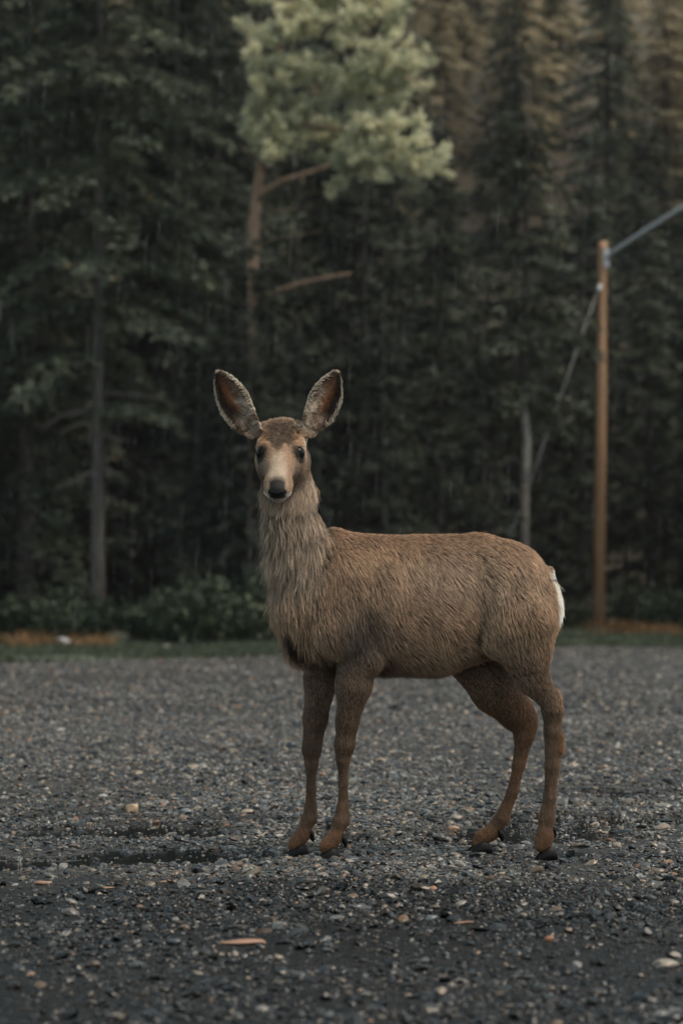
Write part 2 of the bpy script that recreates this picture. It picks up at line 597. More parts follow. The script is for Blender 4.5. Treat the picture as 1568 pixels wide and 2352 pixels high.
for (cx, cy, rx, ry, dy) in [(600, 330, 62, 34, -.6), (575, 355, 40, 30, -.4), (640, 350, 30, 28, -.5), (850, 300, 105, 45, -1.0), (920, 340, 70, 40, -1.2), (965, 385, 45, 22, -1.2), (800, 260, 80, 40, -.6),
                             (900, 200, 75, 45, -1.0), (830, 150, 110, 55, -.9), (720, 200, 90, 50, -.6), (640, 180, 80, 50, -.5), (580, 230, 60, 40, -.3), (590, 90, 55, 60, -.3), (680, 70, 90, 60, -.7),
                             (790, 50, 110, 60, -.9), (890, 60, 70, 60, -1.0), (930, 130, 45, 35, -1.0), (720, -20, 150, 60, -.5), (850, -20, 90, 50, -.6), (700, -120, 160, 70, -.3), (880, 385, 70, 28, -1.0),
                             (790, 395, 50, 22, -.8), (560, 160, 40, 40, 0), (700, 300, 60, 30, .3), (760, 330, 60, 30, .5), (660, -200, 130, 70, 0), (820, -130, 90, 60, 0), (640, 265, 50, 26, -.2)]:
    c = loc3(cx, cy, dy)
    clumps.append((c, rx * .86 * Y3 / FV, ry * .62 * Y3 / FV))
    for q in range(5):
        an, rr_ = rng.uniform(0, 6.28), rng.uniform(.8, 1.25)
        clumps.append((c + np.array((math.cos(an) * rx * rr_, rng.normal(0, 25), math.sin(an) * ry * rr_)) * Y3 / FV, rng.uniform(9, 22) * Y3 / FV, rng.uniform(5, 10) * Y3 / FV))
bs, ds, ls, wss, cc = [], [], [], [], []
for c, rx, rz_ in clumps:
    # every clump is a fan of twigs running outwards from the stem, each clothed in needle sprays
    ntw = int(13 * (rx / .6) * (rz_ / .30)) + 3
    tone_c = rng.normal(.40, .20)  # wide tone spread also paints shadow gaps between clumps
    for q in range(ntw):
        st_ = c + rng.normal(0, .46, 3) * np.array((rx * .85, rx * .8, rz_))
        out_ = st_ - np.array((.1, 0, st_[2]))
        out_ /= np.linalg.norm(out_) + .3
        dr = out_ * .9 + rng.normal(0, .45, 3)
        dr[2] = rng.normal(.05, .22)
        dr /= np.linalg.norm(dr)
        ln_ = rng.uniform(.18, .42)
        vx_tip = 784 + FV * (b3[0] + st_[0] + dr[0] * ln_) / Y3
        vy_tip = 1176 + FV * math.tan(R(PITCH)) - FV * (b3[2] + st_[2] + dr[2] * ln_ - CAM_H) / Y3
        if vx_tip < 562 + rng.normal(0, 16) or vx_tip > np.interp(vy_tip, [0, 150, 240, 385], [945, 955, 980, 1002]) + rng.normal(0, 18): continue
        m = int(38 * ln_ / .36)
        t = rng.uniform(0, 1, m)
        pos = st_ + dr * (t * ln_)[:, None] + rng.normal(0, .028, (m, 3))
        pos[:, 2] += .10 * t * t
        dd_ = dr * .75 + rng.normal(0, .5, (m, 3)) + np.array((0, 0, .18))
        dd_ /= np.linalg.norm(dd_, axis=1)[:, None]
        bs.append(pos); ds.append(dd_)
        ls.append(rng.uniform(.09, .17, m)); wss.append(rng.uniform(.014, .028, m))
        cc.append(np.clip(tone_c + rng.normal(0, .10) + t * .15 + rng.normal(0, .08, m), 0, .92))
V, F, C = sprays(np.concatenate(bs), np.concatenate(ds), np.concatenate(ls), np.concatenate(wss), np.concatenate(cc), .8, 2)
me = mesh('crown', V, F, M_PALE)
vcol(me, np.repeat(C[:, None], 3, 1))
obj('crown', me, t3)
TREES.append((float(b3[0]), Y3))

# other front-row trees that can be told apart
place_tree(0, vx_at(62, 47), 47, .5, 'dark spruce at the far left with its black trunk showing', sc=1.0)
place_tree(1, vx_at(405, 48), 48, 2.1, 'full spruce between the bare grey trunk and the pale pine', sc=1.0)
place_tree(5, vx_at(835, 47), 47, 1.1, 'spruce directly behind the ears and back of the deer', sc=.92)
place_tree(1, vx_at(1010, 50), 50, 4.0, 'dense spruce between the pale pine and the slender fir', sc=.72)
place_tree(5, vx_at(1335, 53), 53, .7, 'dark fir just left of the wooden light pole', sc=.9)
place_tree(4, vx_at(1490, 54), 54, 2.9, 'green conifer just right of the wooden light pole', sc=.62)
place_tree(5, vx_at(1640, 52), 52, 5.1, 'conifer at the right edge under the lamp arm', sc=.8)
place_tree(0, vx_at(-130, 49), 49, 3.0, 'spruce half cut by the left edge of the view', sc=.95)

place_tree(5, vx_at(565, 40.4), 40.4, .3, 'young spruce in front of the orange trunked pine, above the deer head', sc=.62)
place_tree(1, vx_at(612, 40.2), 40.2, 1.7, 'small dense spruce right of the orange pine trunk, behind the right ear', sc=.43)
place_tree(1, vx_at(572, 39.2), 39.2, 2.9, 'small dense spruce hiding the foot of the orange pine trunk, between the ears', sc=.37)
place_tree(1, vx_at(520, 39.8), 39.8, 4.7, 'small dense spruce left of the orange pine trunk, behind the left ear', sc=.40)
place_tree(5, vx_at(455, 41), 41, 2.3, 'young spruce left of the ears of the deer, in front of the pine', sc=.5)
place_tree(5, vx_at(690, 43), 43, 4.3, 'young spruce behind the neck of the deer', sc=.5)
place_tree(5, vx_at(880, 43), 43, 1.3, 'young spruce behind the back of the deer', sc=.55)
place_tree(5, vx_at(1110, 44), 44, 3.6, 'young spruce just left of the foot of the guy wire', sc=.5)

# deep forest behind the front row, and the hillside
gD = 'conifers deep in the dark forest'
gH = 'small conifers up the hillside'
pr = np.random.default_rng(5)
cnt = 0
tries = 0
while cnt < 62 and tries < 4000:
    tries += 1
    y = pr.uniform(52, 76)
    x = pr.uniform(-.17, .17) * y + pr.uniform(-2.5, 2.5)
    if min((x - a) ** 2 + (y - b_) ** 2 for a, b_ in TREES) < 2.2 ** 2: continue
    rightish = x > 1.5
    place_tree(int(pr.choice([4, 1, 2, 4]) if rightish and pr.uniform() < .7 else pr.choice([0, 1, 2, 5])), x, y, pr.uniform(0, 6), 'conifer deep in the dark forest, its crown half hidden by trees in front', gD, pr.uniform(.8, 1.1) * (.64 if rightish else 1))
    cnt += 1
cnt = 0
tries = 0
while cnt < 64 and tries < 5000:
    tries += 1
    y = pr.uniform(78, 122)
    x = pr.uniform(-.165, .175) * y
    if min((x - a) ** 2 + (y - b_) ** 2 for a, b_ in TREES) < 2.2 ** 2: continue
    place_tree(int(pr.choice([3, 3, 3, 4])), x, y, pr.uniform(0, 6), 'small distant conifer up the hillside, only its top showing above nearer trees', gH, pr.uniform(.7, 1.0))
    cnt += 1


gE = 'conifers continuing the forest beyond the edges of the lot'
cnt = 0
tries = 0
while cnt < 84 and tries < 6000:
    tries += 1
    y = pr.uniform(44, 108)
    x = pr.choice([-1, 1]) * pr.uniform(.175, .40) * y
    if min((x - a) ** 2 + (y - b_) ** 2 for a, b_ in TREES) < (2.4 + y * .012) ** 2: continue
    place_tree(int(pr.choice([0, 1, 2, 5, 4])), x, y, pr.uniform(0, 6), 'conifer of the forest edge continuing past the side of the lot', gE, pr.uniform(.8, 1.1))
    cnt += 1


# ------------------------------------------------------------------ shrubs
def shrub(vx, y, w, h, label, seed, mat=M_BUSH, n=2600):
    global rng
    kp = rng
    rng = np.random.default_rng(seed)
    x = vx_at(vx, y)
    root = empty('shrub', (x, y, float(ground_h(x, y)) - .02))
    tag(root, label, 'shrub')
    st = []
    tips = []
    for k in range(26):
        az = rng.uniform(0, 6.28)
        rr_ = rng.uniform(.1, 1) ** .6 * w * .5
        hh = h * rng.uniform(.6, 1.05) * (1 - .45 * (rr_ / (w * .5)) ** 2)
        p0 = (math.cos(az) * rr_ * .35, math.sin(az) * rr_ * .35, 0)
        p2 = (math.cos(az) * rr_, math.sin(az) * rr_ * .7, hh)
        p1 = (p2[0] * .6, p2[1] * .6, hh * .55)
        st.append(tube([p0, p1, p2], [.016, .011, .004], 5))
        tips.append((np.array(p0), np.array(p1), np.array(p2)))
    v, f = merge(st)
    obj('stem', mesh('stem', v, f, M_BARK_DARK), root)
    j = rng.integers(0, len(tips), n)
    t = rng.uniform(.25, 1.08, n)
    P0, P1, P2 = (np.array([tips[i][q] for i in j]) for q in range(3))
    pos = P0 * ((1 - t) ** 2)[:, None] + P1 * (2 * t * (1 - t))[:, None] + P2 * (t * t)[:, None]
    pos += rng.normal(0, .12, (n, 3)) * np.array((w / 2, w / 2, h / 1.6))
    pos[:, 2] = np.abs(pos[:, 2])
    d = rng.normal(size=(n, 3)) + np.array((0, 0, .5))
    d /= np.linalg.norm(d, axis=1)[:, None]
    V, F, C = sprays(pos, d, rng.uniform(.07, .15, n), rng.uniform(.018, .035, n), np.clip(rng.normal(.4, .2, n), 0, .92), .8, 2)
    me = mesh('foliage', V, F, mat)
    vcol(me, np.repeat(C[:, None], 3, 1))
    obj('foliage', me, root)
    rng = kp
    return root


shrub(455, 37, 1.5, 1.0, 'leafy shrub at the verge left of the deer, nearer the bare trunk', 31)
shrub(555, 38.5, 1.3, 1.15, 'leafy shrub at the verge touching the outline of the deer chest', 32)
shrub(350, 39.5, 1.3, .8, 'low shrub at the foot of the bare grey trunk', 33)
shrub(60, 38, 1.4, .7, 'low shrub behind the orange dry grass at the left edge', 34)
shrub(1450, 50, 1.6, .9, 'low shrub right of the wooden pole foot', 35)
shrub(1545, 49, 1.5, .8, 'low shrub at the right edge beyond the dry grass', 36)
shrub(1330, 49, 1.3, .7, 'low shrub between the deer rump and the wooden pole', 37)
shrub(180, 42, 1.5, 1.0, 'dark shrub just left of the bare grey trunk', 38)
shrub(700, 43, 1.8, 1.1, 'shrub hidden behind the deer shoulder', 39)

# ------------------------------------------------------------------ grass
m_grass, ntg, bg = attr_mat('grass_blades', .5, .3)


def grass_obj(name, pts, hgt, cols, label, cat, per=9):
    n = len(pts)
    base = np.repeat(pts, per, 0) + rng.normal(0, 1, (n * per, 3)) * np.array((.04, .04, 0))
    h = np.repeat(hgt, per) * rng.uniform(.5, 1.1, n * per)
    az = rng.uniform(0, 6.28, n * per)
    wv = np.stack([np.cos(az), np.sin(az), 0 * az], 1) * .006
    ben = rng.normal(0, .35, (n * per, 3))
    ben[:, 2] = 0
    mid = base + ben * (h * .35)[:, None] + np.array((0, 0, 1.)) * (h * .6)[:, None]
    tip = base + ben * h[:, None] + np.array((0, 0, 1.)) * h[:, None]
    V = np.stack([base - wv, base + wv, mid + wv * .7, tip, mid - wv * .7], 1).reshape(-1, 3)
    F = np.arange(n * per)[:, None] * 5 + np.arange(5)[None]
    me = mesh(name, V, F, m_grass)
    c = np.repeat(np.repeat(cols, per, 0) * rng.uniform(.7, 1.25, (n * per, 1)), 5, 0)
    vcol(me, c)
    return tag(obj(name, me), label, cat, kind='stuff')


n = 9000
n = 15000
gx = rng.uniform(-14, 15, n * 3)
gy = lot_edge(gx) + rng.uniform(0, 1, n * 3) ** 1.3 * 16 - .3
m = (gy > 20) & (gy < 47) & (np.abs(gx) < .36 * gy) & (vnoise(gx * .9, gy * .7, 21) + rng.uniform(-.2, .2, n * 3) > .42)
gx, gy = gx[m][:n], gy[m][:n]
P_ = np.stack([gx, gy, ground_h(gx, gy) - .015], 1)
gc = np.array((.036, .052, .032)) * rng.uniform(.7, 1.3, (len(gx), 1)) + rng.uniform(0, 1, (len(gx), 1)) * np.array((.02, .012, .004))
grass_obj('grass', P_, rng.uniform(.05, .13, len(gx)), gc, 'short green grass along the verge between gravel and forest', 'grass', 7)
# dry orange grass patches
pp = []
for (vx, y, sx, sy, k) in [(70, 33.5, .15, .6, 80), (215, 34, .12, .5, 50), (110, 34.5, .3, .6, 14), (1455, 44.5, .42, .8, 150), (1545, 44, .4, .8, 170), (1400, 46, .3, .6, 40)]:
    q = np.stack([vx_at(vx, y) + rng.normal(0, sx, k), y + rng.normal(0, sy, k)], 1)
    pp.append(q)
pp = np.concatenate(pp)
P_ = np.stack([pp[:, 0], pp[:, 1], ground_h(pp[:, 0], pp[:, 1]) - .015], 1)
dc = np.array((.16, .088, .036)) * rng.uniform(.5, 1.4, (len(pp), 1))
grass_obj('dry_grass', P_, rng.uniform(.12, .28, len(pp)), dc, 'orange dry grass in patches along the verge', 'dry grass', 8)

# ------------------------------------------------------------------ light pole
Y5 = 47.5
b5 = W(1373, 1456, Y5)
b5[2] = float(ground_h(b5[0], Y5)) - .02
pole = empty('light_pole', b5)
tag(pole, 'weathered orange brown wooden light pole at the forest edge', 'light pole')
m_wood, nt, b = new_mat('pole_wood')
tc = N(nt, 'ShaderNodeTexCoord')
mp = N(nt, 'ShaderNodeMapping')
mp.inputs['Scale'].default_value = (22, 22, .35)
nz = N(nt, 'ShaderNodeTexNoise', Scale=1.2, Detail=5.0)
r_ = ramp(nt, [(.3, (.09, .048, .026)), (.5, (.26, .142, .072)), (.72, (.38, .225, .118))])
nt.links.new(tc.outputs['Object'], mp.inputs[0])
nt.links.new(mp.outputs[0], nz.inputs['Vector'])
nt.links.new(nz.outputs['Fac'], r_.inputs[0])
nt.links.new(r_.outputs[0], b.inputs['Base Color'])
b.inputs['Roughness'].default_value = .6
bp = N(nt, 'ShaderNodeBump', Strength=.4, Distance=.02)
nt.links.new(nz.outputs['Fac'], bp.inputs['Height'])
nt.links.new(bp.outputs[0], b.inputs['Normal'])
top5 = W(1383, 556, Y5) - b5
v, f = tube([(0, 0, -.1), tuple(top5 * .5), tuple(top5 * .985), tuple(top5)], [.125, .108, .092, .082], 20)
obj('post', mesh('post', v, f, m_wood), pole)
m_zinc = flat_mat('galvanised_steel', (.42, .44, .46), .45, .5, .55)
ab = W(1394, 588, Y5 - .12) - b5
arm_pts = [W(1391, 598, Y5 - .10) - b5, W(1400, 583, Y5 - .14) - b5, W(1470, 537, Y5 - .5) - b5, W(1568, 475, Y5 - 1.0) - b5, W(1660, 428, Y5 - 1.4) - b5]
v, f = tube(arm_pts, [.036, .042, .042, .042, .04], 12)
arm = obj('lamp_arm', mesh('lamp_arm', v, f, m_zinc), pole)
# bracket plate and bolts
pv = []
for (cx, cz, hx, hz) in [(1392, 592, .05, .18)]:
    c = W(cx, cz, Y5 - .105) - b5
    v = [(c[0] + sx * hx, c[1] + sy * .02, c[2] + sz * hz) for sx in (-1, 1) for sy in (-1, 1) for sz in (-1, 1)]
    f = [(0, 1, 3, 2), (4, 6, 7, 5), (0, 4, 5, 1), (2, 3, 7, 6), (0, 2, 6, 4), (1, 5, 7, 3)]
    obj('bracket', mesh('bracket', v, f, m_zinc, False), pole)
hv = W(1690, 415, Y5 - 1.5) - b5
v, f = tube([hv + np.array((-.25, .05, -.06)), hv + np.array((-.1, .02, -.04)), hv + np.array((.3, -.1, .03)), hv + np.array((.48, -.15, .05))], [.05, .12, .13, .04], 12)
obj('lamp_head', mesh('lamp_head', v, f, m_zinc), pole)
# guy wire with its clamp
wt = W(1374, 660, Y5 - .1)
wb = W(1092, 1470, Y5 - .6)
wb[2] = float(ground_h(wb[0], wb[1]))
m_wire = flat_mat('wire_steel', (.30, .305, .31), .6, .3, .1)
sag = np.array((0, 0, -.06))
v, f = tube([wt - b5, (wt * .66 + wb * .34) - b5 + sag, (wt * .33 + wb * .67) - b5 + sag, wb - b5], [.0092] * 4, 6)
obj('guy_wire', mesh('guy_wire', v, f, m_wire), pole)
c = wt - b5
v, f = tube([c + np.array((-.02, -.03, -.1)), c + np.array((0, -.01, -.05)), c + np.array((.03, .03, .05)), c + np.array((.06, .06, .06))], [.02, .04, .04, .03], 8)
obj('wire_clamp', mesh('wire_clamp', v, f, m_zinc), pole)


# ------------------------------------------------------------------ stones
def ico(sub):
    import bmesh
    bm = bmesh.new()
    bmesh.ops.create_icosphere(bm, subdivisions=sub, radius=1)
    v = np.array([q.co[:] for q in bm.verts])
    f = np.array([[q.index for q in p.verts] for p in bm.faces])
    bm.free()
    return v, f


ICO3 = ico(3)


def stone_mat(name, c, rough=.42):
    m, nt, b = new_mat(name)
    tc = N(nt, 'ShaderNodeTexCoord')
    nz = N(nt, 'ShaderNodeTexNoise', Scale=22.0, Detail=8.0, Roughness=.65)
    r = ramp(nt, [(.3, tuple(x * .55 for x in c)), (.55, c), (.75, tuple(min(1, x * 1.3) for x in c))])
    bp = N(nt, 'ShaderNodeBump', Strength=.5, Distance=.006)
    nt.links.new(tc.outputs['Object'], nz.inputs['Vector'])
    nt.links.new(nz.outputs['Fac'], r.inputs[0])
    nt.links.new(r.outputs[0], b.inputs['Base Color'])
    nt.links.new(nz.outputs['Fac'], bp.inputs['Height'])
    nt.links.new(bp.outputs[0], b.inputs['Normal'])
    b.inputs['Roughness'].default_value = rough
    return m


def stone(sx, sy, wpx, aspect, thick, c, label, seed, blocky=.0, group=None):
    """Stone seen at source-photo pixel (sx, sy): wpx its width in those pixels."""
    d = 9671 * CAM_H / (sy - 2400)
    x = (sx - 1365.5) / 9671 * d
    w = wpx / 9671 * d / 2
    r2 = np.random.default_rng(seed)
    v, f = ICO3
    v = v.copy()
    if blocky: v = np.sign(v) * np.abs(v) ** (1 - blocky)
    for k in range(7):
        a = r2.normal(size=3)
        a /= np.linalg.norm(a)
        lim = r2.uniform(.62, .92)
        dd = v @ a
        v -= np.where(dd > lim, dd - lim, 0)[:, None] * a
    v *= 1 + .07 * np.sin(v @ r2.normal(size=3) * 3 + 1)[:, None]
    v *= np.array((w, w * aspect, w * thick))
    a = r2.uniform(-.25, .25)
    v = v @ np.array(((math.cos(a), math.sin(a), 0), (-math.sin(a), math.cos(a), 0), (0, 0, 1)))
    o = obj('stone', mesh('stone', v, f, stone_mat('stone_%d' % seed, c)))
    o.location = (x, d, float(ground_h(x, d)) + w * thick * .55)
    tag(o, label, 'stone', group)
    return o


stone(530, 3240, 56, .7, .85, (.30, .21, .13), 'blocky tan stone standing up on the gravel left of the deer', 101, .35)
stone(980, 3775, 205, .35, .12, (.22, .125, .08), 'flat pinkish orange slab lying in the gravel below the deer', 102, .2)
stone(2650, 3870, 110, .7, .4, (.19, .165, .13), 'rounded beige stone near the bottom right corner', 103)
stone(705, 3783, 70, .6, .5, (.025, .03, .036), 'black stone left of the flat orange slab', 104)
stone(380, 3865, 66, .7, .6, (.035, .022, .016), 'dark brown stone near the bottom left', 105)
stone(2578, 3755, 50, .8, .9, (.02, .02, .02), 'round black stone above the beige stone at right', 106)
stone(2190, 3773, 44, .7, .7, (.20, .085, .04), 'small rust red stone in the blurred foreground', 107)
stone(1980, 3523, 124, .25, .09, (.22, .21, .185), 'thin pale flat sliver below the hind hooves', 108, .2)
stone(1730, 3567, 48, .7, .65, (.20, .10, .055), 'reddish brown stone below and left of the pale sliver', 109)
stone(1725, 3690, 60, .6, .55, (.09, .10, .11), 'grey blue stone under the reddish brown stone', 110)
stone(1165, 2990, 46, .7, .7, (.022, .028, .035), 'black stone left of the far foreleg of the deer', 111)
stone(750, 3255, 52, .7, .5, (.11, .12, .125), 'smooth grey stone right of the blocky tan stone', 112)
stone(695, 3310, 72, .5, .3, (.21, .195, .17), 'flat pale grey stone at the edge of the dark puddle', 113)
stone(1815, 3272, 64, .6, .55, (.17, .15, .125), 'grey tan stone between the forelegs and hind legs', 114)
stone(1805, 3312, 60, .6, .35, (.24, .145, .09), 'flat orange tan stone just under the grey tan stone', 115)
stone(255, 3330, 40, .7, .5, (.25, .19, .13), 'small tan stone among the puddles at left', 116)
stone(1000, 3255, 80, .5, .26, (.28, .23, .17), 'long pale tan stone right of the smooth grey stone', 117)
stone(690, 3533, 130, .3, .10, (.18, .12, .08), 'long thin tan slab in front of the puddles', 118)
stone(180, 3540, 80, .5, .28, (.22, .14, .09), 'rusty tan stone at left in front of the puddles', 119)
stone(430, 3550, 88, .3, .12, (.20, .12, .072), 'flat orange stone between the rusty stone and the thin slab', 120)
stone(985, 3435, 60, .6, .32, (.24, .22, .18), 'pale rounded stone just left of the far fore hoof', 121)
stone(1400, 3447, 76, .5, .3, (.035, .045, .055), 'dark blue grey stone right of the near fore hoof', 122)
stone(510, 3403, 70, .6, .5, (.02, .022, .026), 'black stone lying in the dark puddle', 123)
stone(1850, 3705, 100, .3, .12, (.18, .095, .055), 'flat rust coloured slab in the middle foreground', 124)
stone(250, 2585, 84, .7, .55, (.22, .225, .225), 'pale grey rock on the verge by the orange grass', 125)
stone(667, 2590, 32, .8, .8, (.30, .29, .26), 'small whitish rock on the verge left of the deer', 126)
stone(1010, 2592, 26, .8, .8, (.42, .42, .36), 'tiny pale rock on the verge beside the deer chest', 127)
stone(2560, 2606, 28, .7, .6, (.03, .03, .035), 'small dark stone on the far gravel at right', 128)

# loose gravel: one uncountable mass, instanced by geometry nodes
pts, scl = [], []
gr = np.random.default_rng(99)
for y0, y1, dens, s0, sg in [(3.0, 5.2, 9500, .0031, .60), (5.2, 8.4, 10500, .0032, .60), (8.4, 14, 3600, .0045, .48), (14, 34, 560, .0080, .45)]:
    area = .2 * (y1 ** 2 - y0 ** 2) + .6 * (y1 - y0)
    k = int(area * dens)
    y = np.sqrt(gr.uniform(y0 ** 2, y1 ** 2, k))
    x = gr.uniform(-1, 1, k) * (.2 * y + .25)
    s = s0 * np.exp(gr.normal(0, sg, k))
    s = np.clip(s, .0014, .019 if y1 < 14 else .021)
    ok = y < lot_edge(x)
    pts.append(np.stack([x, y, ground_h(x, y)], 1)[ok])
    scl.append(s[ok])
pts, scl = np.concatenate(pts), np.concatenate(scl)
# patchy: fewer big stones where finer dirt shows
patch = vnoise(pts[:, 0] * 1.3, pts[:, 1] * 1.1, 31) * .6 + vnoise(pts[:, 0] * 4, pts[:, 1] * 4, 32) * .4
keep_ = (gr.uniform(0, 1, len(pts)) < np.clip((patch - .18) * 2.6, .25, 1))
keep_ &= (pts[:, 2] > WATER_Z - .0005) | (gr.uniform(0, 1, len(pts)) < .16)
grit_shade = grit_shade_at(pts[:, 0], pts[:, 1])
scl = scl * (1 - .08 * grit_shade)
keep_ &= gr.uniform(0, 1, len(pts)) < 1 - .1 * grit_shade
pts, scl, grit_shade = pts[keep_], scl[keep_], grit_shade[keep_]
k = len(pts)
pal = np.array([(.026, .030, .032), (.07, .075, .077), (.125, .128, .124), (.20, .19, .172), (.26, .215, .16), (.26, .155, .09), (.15, .11, .08), (.30, .29, .27), (.018, .018, .02), (.10, .105, .10)])
ci = gr.choice(len(pal), k, p=[.15, .19, .18, .14, .10, .022, .063, .035, .10, .02])
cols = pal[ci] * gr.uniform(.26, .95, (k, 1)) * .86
cols *= (1 - .83 * grit_shade * (gr.uniform(0, 1, k) < .86))[:, None]  # near stones darkened, foreground shade included in their colour
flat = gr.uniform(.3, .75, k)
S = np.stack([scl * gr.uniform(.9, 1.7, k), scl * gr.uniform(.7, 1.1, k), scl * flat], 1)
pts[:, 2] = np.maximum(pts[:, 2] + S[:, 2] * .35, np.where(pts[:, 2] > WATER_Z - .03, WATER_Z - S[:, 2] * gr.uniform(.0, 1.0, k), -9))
me = bpy.data.meshes.new('gravel')
me.vertices.add(k)
me.vertices.foreach_set('co', pts.astype(np.float32).ravel())
a = me.attributes.new('scl', 'FLOAT_VECTOR', 'POINT')
a.data.foreach_set('vector', S.astype(np.float32).ravel())
a = me.attributes.new('rot', 'FLOAT_VECTOR', 'POINT')
rot = np.stack([gr.normal(0, .28, k), gr.normal(0, .28, k), gr.uniform(0, 6.28, k)], 1)
a.data.foreach_set('vector', rot.astype(np.float32).ravel())
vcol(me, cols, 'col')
m_gravel, nt, b = new_mat('gravel_stone')
a = N(nt, 'ShaderNodeAttribute', attribute_name='col', attribute_type='INSTANCER')
tc = N(nt, 'ShaderNodeTexCoord')
nz = N(nt, 'ShaderNodeTexNoise', Scale=2.5, Detail=4.0)
mx = N(nt, 'ShaderNodeMix', data_type='RGBA', blend_type='MULTIPLY')
mx.inputs[0].default_value = 1
rp = ramp(nt, [(.3, (.6, .6, .6)), (.7, (1.25, 1.25, 1.25))])
nt.links.new(tc.outputs['Object'], nz.inputs['Vector'])
nt.links.new(nz.outputs['Fac'], rp.inputs[0])
nt.links.new(a.outputs['Color'], mx.inputs[6])
nt.links.new(rp.outputs[0], mx.inputs[7])
nt.links.new(mx.outputs[2], b.inputs['Base Color'])
b.inputs['Roughness'].default_value = .25
b.inputs['Specular IOR Level'].default_value = .33
ng = bpy.data.node_groups.new('gravel_scatter', 'GeometryNodeTree')
ng.interface.new_socket(name='Geometry', in_out='INPUT', socket_type='NodeSocketGeometry')
ng.interface.new_socket(name='Geometry', in_out='OUTPUT', socket_type='NodeSocketGeometry')
gi, go = ng.nodes.new('NodeGroupInput'), ng.nodes.new('NodeGroupOutput')
g2i = ng.nodes.new('GeometryNodeGeometryToInstance')
for s_ in range(5):
    ic = ng.nodes.new('GeometryNodeMeshIcoSphere')
    ic.inputs['Subdivisions'].default_value = 2
    sp = ng.nodes.new('GeometryNodeSetPosition')
    nzg = ng.nodes.new('ShaderNodeTexNoise')
    nzg.noise_dimensions = '4D'
    nzg.inputs['W'].default_value = s_ * 7.3
    nzg.inputs['Scale'].default_value = .9
    sub = ng.nodes.new('ShaderNodeVectorMath')
    sub.operation = 'SUBTRACT'
    sub.inputs[1].default_value = (.5, .5, .5)
    mul = ng.nodes.new('ShaderNodeVectorMath')
    mul.operation = 'SCALE'
    mul.inputs['Scale'].default_value = 1.3
    ng.links.new(nzg.outputs['Color'], sub.inputs[0])
    ng.links.new(sub.outputs[0], mul.inputs[0])
    ng.links.new(mul.outputs[0], sp.inputs['Offset'])
    ng.links.new(ic.outputs['Mesh'], sp.inputs['Geometry'])
    ng.links.new(sp.outputs[0], g2i.inputs[0])
iop = ng.nodes.new('GeometryNodeInstanceOnPoints')
iop.inputs['Pick Instance'].default_value = True
for nm, sk in (('scl', 'Scale'), ('rot', 'Rotation')):
    na = ng.nodes.new('GeometryNodeInputNamedAttribute')
    na.data_type = 'FLOAT_VECTOR'
    na.inputs['Name'].default_value = nm
    ng.links.new(na.outputs['Attribute'], iop.inputs[sk])
rv = ng.nodes.new('FunctionNodeRandomValue')
rv.data_type = 'INT'
rv.inputs[4].default_value = 0
rv.inputs[5].default_value = 4
ng.links.new(rv.outputs[2], iop.inputs['Instance Index'])
sm = ng.nodes.new('GeometryNodeSetMaterial')
sm.inputs['Material'].default_value = m_gravel
ng.links.new(gi.outputs[0], iop.inputs['Points'])
ng.links.new(g2i.outputs[0], iop.inputs['Instance'])
ng.links.new(iop.outputs[0], sm.inputs['Geometry'])
ng.links.new(sm.outputs[0], go.inputs[0])
me.materials.append(m_gravel)
gv = obj('gravel', me)
md = gv.modifiers.new('scatter', 'NODES')
md.node_group = ng
tag(gv, 'wet grey and tan gravel covering the lot', 'gravel', kind='stuff')

# ------------------------------------------------------------------ deer
DY = 6.35                                    # distance of the deer's mid plane from the camera
MV = DY / FV                                 # metres per survey unit at that distance


def B(vx, vy, dy=0.0):
    return W(vx, vy, DY + dy)


PR = []        # primitives: a, b, ra, rb, (sx, sy, sz) stretch, blend, flow, fur length


def cone(a, b, ra, rb, sy=1.0, k=.02, flow=(0, 0, -1), fur=.02):
    """Tapered capsule; radii in survey units, sy flattens it sideways (along y)."""
    PR.append(dict(a=np.array(a, float), b=np.array(b, float), ra=ra * MV, rb=rb * MV, sy=sy, k=k, flow=np.array(flow, float), fur=fur))


def chain(pts, **kw):
    for p, q in zip(pts[:-1], pts[1:]):
        cone(p[0], q[0], p[1], q[1], **kw)


BACKF = (.86, 0, -.5)
SIDEF = (.62, 0, -.78)
# trunk (flow of the coat: backwards and down)
cone(B(775, 1368, -.035), B(880, 1388, -.02), 132, 146, .74, .03, (.55, 0, -.83), .026)
cone(B(880, 1388, -.02), B(985, 1390, 0), 146, 150, .74, .03, (.66, 0, -.75), .026)
cone(B(985, 1390, 0), B(1080, 1376, .015), 150, 134, .68, .03, (.72, 0, -.70), .026)
cone(B(1080, 1376, .015), B(1145, 1372, .03), 134, 124, .66, .03, (.75, 0, -.66), .026)
cone(B(1145, 1372, .03), B(1184, 1402, .035), 122, 101, .86, .03, (.62, 0, -.78), .026)
# back line, withers, croup
cone(B(764, 1255, -.02), B(860, 1292, -.01), 38, 42, 1.0, .04, (.95, 0, -.25), .016)
cone(B(860, 1298, -.01), B(1095, 1284, .02), 46, 42, 1.0, .04, (.95, 0, -.25), .016)
cone(B(1095, 1284, .02), B(1160, 1318, .03), 42, 54, 1.0, .04, (.85, 0, -.5), .02)
# brisket and fore chest
cone(B(712, 1405, -.045), B(745, 1450, -.04), 72, 66, .95, .035, (.25, -.1, -.95), .046)
cone(B(696, 1400, -.05), B(706, 1465, -.045), 44, 50, 1.1, .03, (.12, -.1, -1), .050)
# hanging belly
cone(B(880, 1480, -.02), B(1000, 1480, 0), 60, 58, .9, .03, (.55, 0, -.85), .030)
# tail
cone(B(1254, 1318, .05), B(1276, 1392, .06), 17, 11, 1.3, .02, (.25, 0, -1), .030)
